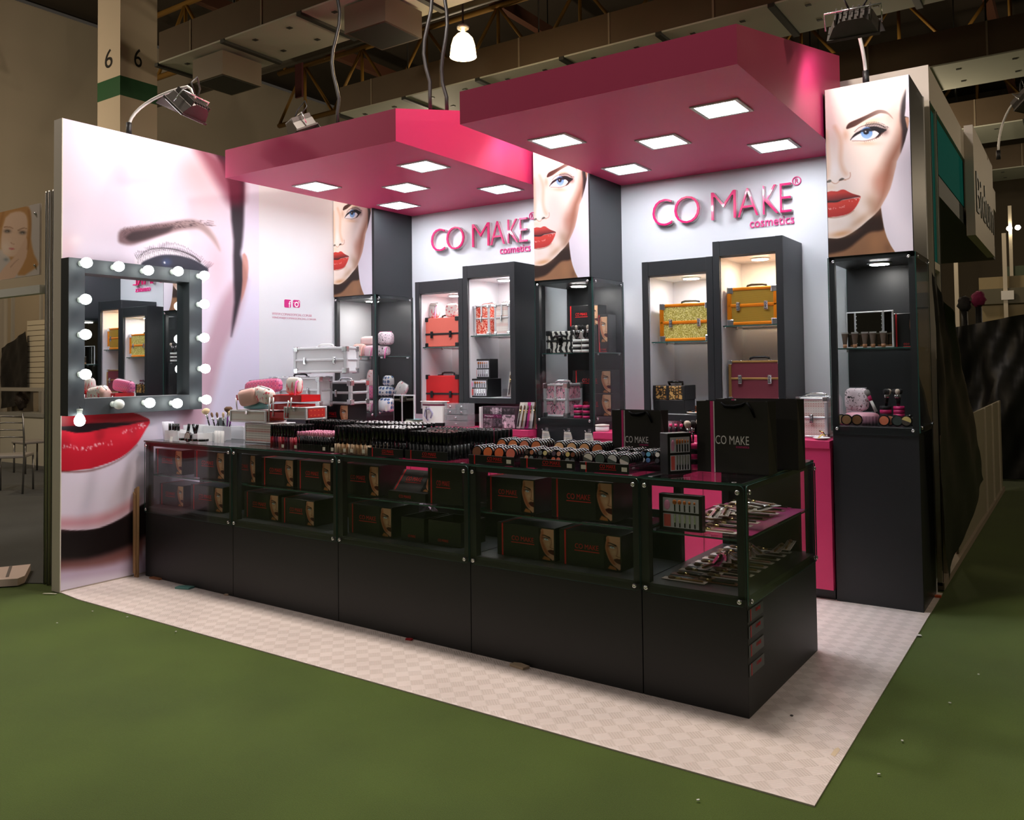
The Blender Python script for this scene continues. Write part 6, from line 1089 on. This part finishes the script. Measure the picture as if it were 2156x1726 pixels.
b_ = B(); b_.prism([(wg*.52, zg+.05), (wg*.70, zg-.02), (wg*.70, zg+1.1), (wg*.52, zg+1.1)], .004, 'y', -.006); b_.prism([(wg*.82, zg-.02), (wg*.98, zg-.06), (wg*.98, zg+1.1), (wg*.82, zg+1.1)], .004, 'y', -.006); b_.prism([(wg*.70, zg-.02), (wg*.82, zg-.02), (wg*.82, zg+.12), (wg*.70, zg+.2)], .004, 'y', -.006); b_.done('white_letter', WHITEP, cg)
# pendant lamp
p = at(975, 92, 2, 5.3); t = thing('pendant_lamp', 'bright bell-shaped pendant lamp hanging over the stand', 'pendant lamp', (p.x, p.y, p.z))
PSH = M('lamp_glass', (255, 240, 210), .4, emit=(255, 214, 150), es=9); b_ = B(); b_.lathe([(.155, -.15), (.15, -.10), (.14, -.02), (.115, .06), (.07, .11), (.03, .13)], n=28, cap0=False); b_.done('shade', PSH, t)
B().lathe([(.157, -.156), (.157, -.148)], n=28, cap0=False, cap1=False).done('rim', M('rim_white', (255, 244, 226), .4, emit=(255, 236, 200), es=3), t); b_ = B(); b_.lathe([(.03, .13), (.03, .17), (.07, .175), (.075, .20), (.05, .225)], n=12); b_.done('ballast_housing', ALU, t); B().tube([(0, 0, .22), (0, 0, 1.30)], .012, 6).done('stem', DARKM, t); B().ball((0, 0, -.02), .05, n=12, mid=8).done('bulb', M('pendant_bulb', (255, 255, 255), .4, emit=(255, 226, 170), es=40), t)
lamp('POINT', 'pendant_light', (p.x, p.y, p.z-.2), 60, (1, .78, .5), .1)
# wavy cables hanging from the roof to the canopies
def cable(label, px, py, Y, z1=8.5, ph=0):
    q = at(px, py, 1, Y); pts = [(q.x+.035*math.sin(ph+k*.9)*(1 if k > 1 else 0), Y+.02*math.cos(k*.7), q.z+(z1-q.z)*k/40) for k in range(41)]; b_ = B(); b_.tube([(x-q.x, y-Y, z-q.z) for x, y, z in pts], .016, 6); tag(b_.done('hanging_cable', BLKM, None, q), label, 'cable')
cable('wavy black cable dropping to the far canopy, left of the lamp', 708, 262, 2.0); cable('wavy black cable dropping to the far canopy, left one of a pair', 903, 232, 1.9, ph=1); cable('wavy black cable dropping to the far canopy, right one of a pair', 938, 233, 2.0, ph=2.5)
tag(B().box(-.09, .09, -.02, .02, 0, 1.9).done('red_banner_strip', M('dark_red', (64, 12, 14), .7), None, (at(630, 205, 1, 7).x, 7, at(630, 205, 1, 7).z)), 'dark red vertical strip under the roof near the left wall', 'banner')
# ------------------------------------------------------------------ neighbouring stand on the left
PANEL = M('beige_partition', (164, 150, 128), .7); OCTA = M('satin_aluminium_post', (176, 172, 162), .4, metal=.3)
for i, (px, r) in enumerate(((95, .013), (102.5, .016), (110, .012))):
    q = at(px, 1232, 1, -.43); t = thing('aluminium_post', 'tall grooved aluminium post beside the mural wall, '+('outer', 'middle', 'inner')[i], 'post', (q.x, -.43+.0*i, .002)); B().lathe([(r, 0), (r, 2.81)], n=8).done('post', OCTA, t)
    for k in range(4): a = k*PI/2+.4; B().box(r*math.cos(a)-.002, r*math.cos(a)+.002, r*math.sin(a)-.002, r*math.sin(a)+.002, 0, 2.8).done('groove', DARKM, t)
xa = at(87, 500, 1, -.43).x; za, zb = at(87, 428, 1, -.43).z, at(87, 578, 1, -.43).z
t = thing('acrylic_poster', 'acrylic poster of a blonde woman bolted to the neighbouring stand', 'poster', (xa-.75, -.44, zb)); hp = za-zb; B().box(0, .75, 0, .012, 0, hp).done('backing', M('poster_grey', (190, 180, 172), .4), t)
nu, nv = 84, 70; G = plane_grid(nu, nv, lambda u, v: np.stack([.02+.73*u, v*0-.002, hp*(1-v)], 1)); GP = G+np.array([xa-.75, -.44, zb]); U, V = proj(GP[:, 0], GP[:, 1], GP[:, 2]); zz3 = lambda x, y: (x/8.63, 420+y/8.63)
pt = Paint(U, V, (196, 184, 176)); pt.poly(L(zz3, (-80, 200), (300, 120), (520, 130), (570, 330), (560, 700), (620, 1000), (700, 1180), (560, 1300), (330, 1380), (100, 900), (-100, 900)), (186, 136, 84), 3, n=2)
pt.poly(L(zz3, (100, 330), (280, 220), (440, 240), (500, 380), (490, 640), (400, 900), (250, 1040), (60, 980), (20, 700)), (222, 186, 160), 2.5, n=2); pt.blob(*zz3(100, 880), 16, 20, (236, 214, 196), .7); pt.poly(L(zz3, (-50, 1470), (60, 1250), (250, 1050), (420, 780), (470, 680), (500, 800), (480, 1050), (330, 1330), (180, 1480)), (216, 178, 152), 1.5, n=2)
for ex, ey in ((135, 575), (410, 600)): pt.blob(*zz3(ex, ey), 7.5, 4, (50, 46, 46), .95); pt.blob(*zz3(ex-5, ey+10), 2, 1.4, (210, 206, 200), .8)
pt.line(L(zz3, (80, 500), (170, 500), (235, 525)), (130, 84, 56), 2, 1, 1, .8); pt.line(L(zz3, (330, 560), (420, 520), (490, 530)), (120, 80, 56), 2, 1, 1, .8); pt.line(L(zz3, (200, 780), (215, 800), (260, 810)), (170, 120, 100), 1.5, 1, 1, .8); pt.poly(L(zz3, (150, 890), (210, 875), (270, 895), (220, 915)), (206, 120, 120), 1, n=2); pt.line(L(zz3, (190, 1230), (260, 1150), (340, 1080)), (140, 100, 86), 1.5, .8, 1, .7); pt.blob(*zz3(110, 1090), 6, 4, (110, 120, 126), .7)
pt.line(L(zz3, (520, 200), (555, 500), (500, 900)), (150, 100, 56), 3, 3, 2.5, .6); pt.line(L(zz3, (60, 230), (0, 480)), (150, 100, 56), 4, 4, 3, .6)
ob('portrait_print', grid_mesh('portrait_print', G, nu, nv, pt.C), t)
for z in (.07, hp-.07): bolt(t, (.69, -.003, z), (0, -1, 0))
tag(B().box(xa-1.6, xa+.06, -.47, -.41, zb-.14, zb-.08).done('fascia_beam', M('white_beam', (206, 204, 198), .45)), 'white horizontal beam under the blonde portrait poster', 'beam')
NB = thing('partition_wall', 'beige partition with aluminium frame at the back of neighbouring stand', 'partition', (-14.9, 3.95, .002)); B().box(0, 4.6, 0, .05, 0, 2.9).done('panel', PANEL, NB)
for k in range(5): B().box(k*1.0+.2, k*1.0+.26, -.04, 0, 0, 2.9).done('upright', OCTA, NB)
q0 = at(57, 675, 1, 3.87); q1 = at(97, 818, 1, 3.87); t = thing('slat_wall', 'cream slatted display panel with hooks in the neighbouring stand', 'slat wall', (q0.x, 3.87, q1.z)); wq, hq = q1.x-q0.x+.35, q0.z-q1.z; B().box(0, wq, .012, .03, 0, hq).done('backing', M('slat_groove', (90, 66, 46), .7), t)
for k in range(13): B().box(0, wq, 0, .012, hq*k/13+.006, hq*(k+1)/13-.004).done('slat', M('cream_slat', (206, 196, 172), .6), t)
PLAS = M('black_polythene', (13, 13, 13), .42, bump=.3, bscale=5); 
def sheet(label, P4, nu=22, nv=22, amp=.05, axis=(0, 1, 0), seed=1, sag=0, name='plastic_sheet'):
    """crumpled sheet through four corners (tl, tr, br, bl)"""
    r = np.random.default_rng(seed); b_ = B(); ax = Vector(axis); ph = r.uniform(0, 6, 6); vs = []
    for j in range(nv):
        for i in range(nu):
            u, v = i/(nu-1), j/(nv-1); p = (P4[0]*(1-u)+P4[1]*u)*(1-v)+(P4[3]*(1-u)+P4[2]*u)*v
            k = math.sin(u*9+v*2+ph[0])*.5+math.sin(u*17-v*6+ph[1])*.3+math.sin(v*8+u*5+ph[2])*.3+math.sin((u+v)*23+ph[3])*.15+r.uniform(-.1, .1); vs.append(b_.bm.verts.new(p+ax*k*amp-Vector((0, 0, sag*math.sin(PI*u)*(1-v)))))
    for j in range(nv-1):
        for i in range(nu-1): b_.bm.faces.new((vs[j*nu+i], vs[j*nu+i+1], vs[(j+1)*nu+i+1], vs[(j+1)*nu+i])).smooth = True
    return tag(b_.done(name, PLAS), label, 'plastic sheet')
A_ = lambda x, y, Y: at(x, y, 1, Y)
sheet('black plastic sheet hung diagonally in the neighbouring stand', [A_(3, 733, 3.8), A_(56, 697, 3.8), A_(56, 850, 3.8), A_(3, 860, 3.8)], amp=.03)
t = thing('white_counter', 'white counter with grey ledge in the neighbouring stand', 'counter', (A_(0, 985, 3.45).x, 3.45, .002)); wq = A_(92, 975, 3.45).x-t.location.x; B().box(0, wq, 0, .35, 0, .78).done('body', M('off_white', (196, 192, 176), .6), t); B().box(-.02, wq+.02, -.02, .37, .78, .84).done('ledge', M('grey_ledge', (146, 146, 140), .5), t); B().box(-.02, wq, .0, .06, 1.2, 1.26).done('rail', OCTA, t); B().box(wq-.08, wq-.02, .0, .06, .84, 1.2).done('rail_post', OCTA, t)
t = thing('wig', 'dark brown wig hanging over the counter ledge in the neighbouring stand', 'wig', (A_(45, 905, 3.6).x, 3.6, .845)); b_ = B(); b_.ball((0, 0, .2), .11, .09, .16, 14, 10)
for v in b_.bm.verts: v.co += Vector((RNG.uniform(-.025, .025), RNG.uniform(-.02, .02), RNG.uniform(-.02, .02)))
b_.done('hair', M('dark_brown_hair', (42, 32, 26), .7), t); b_ = B()
for k in range(9): a = k*.7; b_.tube([(.07*math.cos(a), .05*math.sin(a), .2), (.13*math.cos(a), .08*math.sin(a), .24-.03*k % .1), (.17*math.cos(a), .09*math.sin(a), .18)], [.03, .02, .004], 6)
b_.done('curls', MATS['dark_brown_hair'], t)
STEEL = M('grey_tube_steel', (136, 134, 130), .3, metal=.8); SEATM = M('grey_vinyl_seat', (150, 144, 138), .45)
def metal_chair(label, loc, rz):
    t = thing('metal_chair', label, 'chair', loc, rz); B().box(-.2, .2, -.2, .2, .44, .48, .012, 2).done('seat', SEATM, t)
    for x in (-.19, .19):
        B().tube([(x, -.19, 0), (x, -.18, .44)], .012, 8).done('leg', STEEL, t); B().tube([(x, .24, 0), (x, .19, .44), (x, .2, .7), (x, .25, 1.0)], .012, 8).done('leg', STEEL, t)
    for z in (.70, .79, .88, .96): B().tube([(-.19, .2+(z-.7)*.16, z), (0, .235+(z-.7)*.16, z+.01), (.19, .2+(z-.7)*.16, z)], .008, 8).done('back_bar', STEEL, t)
    return t
q = at(20, 1040, 2, 0); metal_chair('steel chair with barred back in the neighbouring stand', (q.x-.15, q.y+.1, .003), -2.3)
q = at(80, 985, 2, 0); t = thing('metal_stool', 'grey stool with thin legs beside the aluminium posts', 'stool', (q.x+.5, q.y-.35, .003)); B().box(-.2, .2, -.2, .2, .44, .48, .01).done('seat', SEATM, t)
for x in (-.17, .17):
    for y in (-.17, .17): B().tube([(x, y, 0), (x, y, .44)], .014, 8).done('leg', STEEL, t)
# white paper bag on the floor at the far left
q = at(20, 1225, 2, 0); t = thing('paper_bag', 'flat pale pink paper bag lying on the carpet at far left', 'paper bag', (q.x, q.y, .004), -.5); b_ = B(); b_.prism([(-.3, -.12), (.12, -.14), (.17, .06), (.10, .1), (-.3, .12)], .05, 'z', 0); b_.done('bag_body', M('pale_pink_paper', (218, 196, 186), .6), t); B().box(-.3, .08, -.02, .0, .0505, .052).done('printed_band', M('grey_band', (110, 100, 98), .6), t); B().tube([(-.25, -.13, .02), (-.2, -.16, .02), (-.12, -.16, .03), (-.1, -.135, .03)], .004, 6).done('handle', BLKM, t)
# ------------------------------------------------------------------ neighbouring stand on the right
XN = .40; WF = M('white_fascia', (206, 196, 184), .6); TEAL = M('teal_panel', (24, 128, 130), .9, spec=.08)
nb = thing('neighbour_stand', 'white and teal exhibition stand behind the tall poster tower', 'exhibition stand', (XN, 2.69, 0))
def nbz(px, py): q = at(px, py, 0, XN); return q.y-2.66, q.z
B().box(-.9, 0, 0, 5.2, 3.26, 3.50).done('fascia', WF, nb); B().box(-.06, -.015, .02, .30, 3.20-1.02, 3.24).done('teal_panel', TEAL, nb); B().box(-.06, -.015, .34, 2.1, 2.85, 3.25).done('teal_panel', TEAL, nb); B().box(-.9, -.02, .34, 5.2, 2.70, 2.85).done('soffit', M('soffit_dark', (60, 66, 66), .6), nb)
for y in (.0, .30): 
    s_ = B().box(-.045, .0, y, y+.04, .03, 3.26).done('upright', M('cream_profile', (206, 196, 178), .4), nb); B().box(0, .004, y+.016, y+.024, .03, 3.26).done('groove', DARKM, s_)
B().box(-.045, 0, .01, .30, 2.13, 2.18).done('crossbar', MATS['cream_profile'], nb); B().cyl((-.10, .48, 2.02), (-.10, .48, 2.85), .035, n=14).done('round_pole', WHITE, nb)
pane('glass_pane', nb, -.03, -.022, .04, .29, 1.0, 2.12); B().box(-.5, -.1, .05, .7, .03, .98).done('cabinet_body', BLK, nb); B().box(-.05, .01, 0, 5.2, .002, .05).done('floor_trim', M('trim_tan', (150, 136, 120), .6), nb); B().box(-.03, -.012, 1.0, 5.2, .05, 1.05).done('lower_panel', M('lower_panel_cream', (150, 142, 122), .6), nb)
for y in (3.2, 4.0, 4.8): B().box(-.012, 0, y, y+.05, .05, 1.05).done('panel_upright', MATS['cream_profile'], nb)
sy = at(2028, 262, 0, XN).y; qa = at(2047, 262, 1, sy); qb = at(2047, 495, 1, sy); far = at(2088, 335, 0, qa.x)
sb = thing('sign_box', 'white projecting sign box with dark lettering on neighbouring stand', 'sign', (XN+.002, sy, qb.z)); B().box(0, qa.x-XN, 0, far.y-sy, 0, qa.z-qb.z).done('box', WF, sb)
me = text_me('Bidum', 1, M('sign_dark_green', (40, 52, 44), .5), .004); a, b2 = width(me); zs_ = [v.co.y for v in me.vertices]; L_ = far.y-sy; ob('lettering', me, sb, (qa.x-XN+.004, L_*.06-a*(L_*.9/(b2-a)), .22), (PI/2, 0, PI/2), (L_*.9/(b2-a), .36/(max(zs_)-min(zs_)), 1))
floodlight('floodlight on a curved cream arm at the right edge of the hall', (XN+.15, far.y-.3, qa.z+.06), at(2165, 215, 1, far.y-.5), (3, 5, 1), 0, 2, .1)
sheet('black plastic sheet draped down the side of the right-hand stand', [at(1960, 572, 0, XN+.06), at(2012, 680, 0, XN+.14), at(2076, 1010, 0, XN+.12), at(1992, 1222, 0, XN+.05)], 20, 28, .022, (1, 0, 0), 3)
yp = at(2100, 1012, 2, 0).y; sheet('black plastic sheet covering goods beyond the right-hand stand', [A_(2008, 690, yp), A_(2190, 655, yp), A_(2190, 1008, yp), A_(2000, 1010, yp)], 26, 22, .10, (0, 1, 0), 5)
tag(B().box(A_(2005, 800, yp+.3).x, A_(2200, 800, yp+.3).x, yp+.3, yp+.9, .002, 1.2).done('display_table', BLKM), 'covered dark table beneath the far black plastic', 'table')
for i, (px, py, col) in enumerate(((2030, 640, (26, 24, 26)), (2060, 630, (120, 20, 70)))):
    q = A_(px, py, yp+.6); t = thing('wig_stand', ('black', 'magenta')[i]+' wig on a stand behind the far black plastic', 'wig', (q.x, q.y, 1.202)); hh = q.z-1.202; B().cyl((0, 0, 0), (0, 0, hh-.1), .05, .04, 12).done('stand', BLKM, t); b_ = B(); b_.ball((0, 0, hh), .085, .085, .11, 14, 10)
    for v in b_.bm.verts: v.co += Vector((RNG.uniform(-.015, .015), RNG.uniform(-.015, .015), RNG.uniform(-.015, .015)))
    b_.done('hair', M('wig_hair_%d' % i, col, .8), t)
fb = thing('far_partition', 'beige far stand wall with posts and notice beyond black plastic', 'partition', (-.2, 12.5, .002)); B().box(0, 7, 0, .05, 0, 2.9).done('panel', M('far_beige', (146, 132, 100), .7), fb); B().box(0, 7, -.08, -.0, 2.45, 2.7).done('beam', M('far_beam', (96, 92, 74), .6), fb)
for px in (2015, 2118): B().box(A_(px, 650, 12.4).x+.2-.03, A_(px, 650, 12.4).x+.2+.03, -.1, -.04, 0, 3.6).done('post', MATS['cream_profile'], fb)
B().box(A_(2107, 620, 12.3).x+.2, A_(2134, 620, 12.3).x+.2, -.12, -.10, A_(2107, 631, 12.3).z, A_(2107, 612, 12.3).z).done('notice', WHITEP, fb)
fs = thing('far_stand', 'far illuminated stand frame at the right edge', 'exhibition stand', (A_(2112, 500, 16).x, 16, .002)); B().box(0, 3, 0, .06, 0, 3.4).done('panel', M('far_green', (70, 84, 62), .6), fs)
for k in range(4): B().box(.1+.35*k, .16+.35*k, -.08, 0, 0, 4.6).done('post', MATS['cream_profile'], fs)
for px, py in ((2125, 481), (2143, 479)): q = A_(px, py, 15.85); B().ball((q.x-fs.location.x, -.15, q.z), .05, n=10, mid=6).done('spot_bulb', M('far_bulb', (255, 255, 255), .4, emit=(255, 236, 200), es=30), fs)
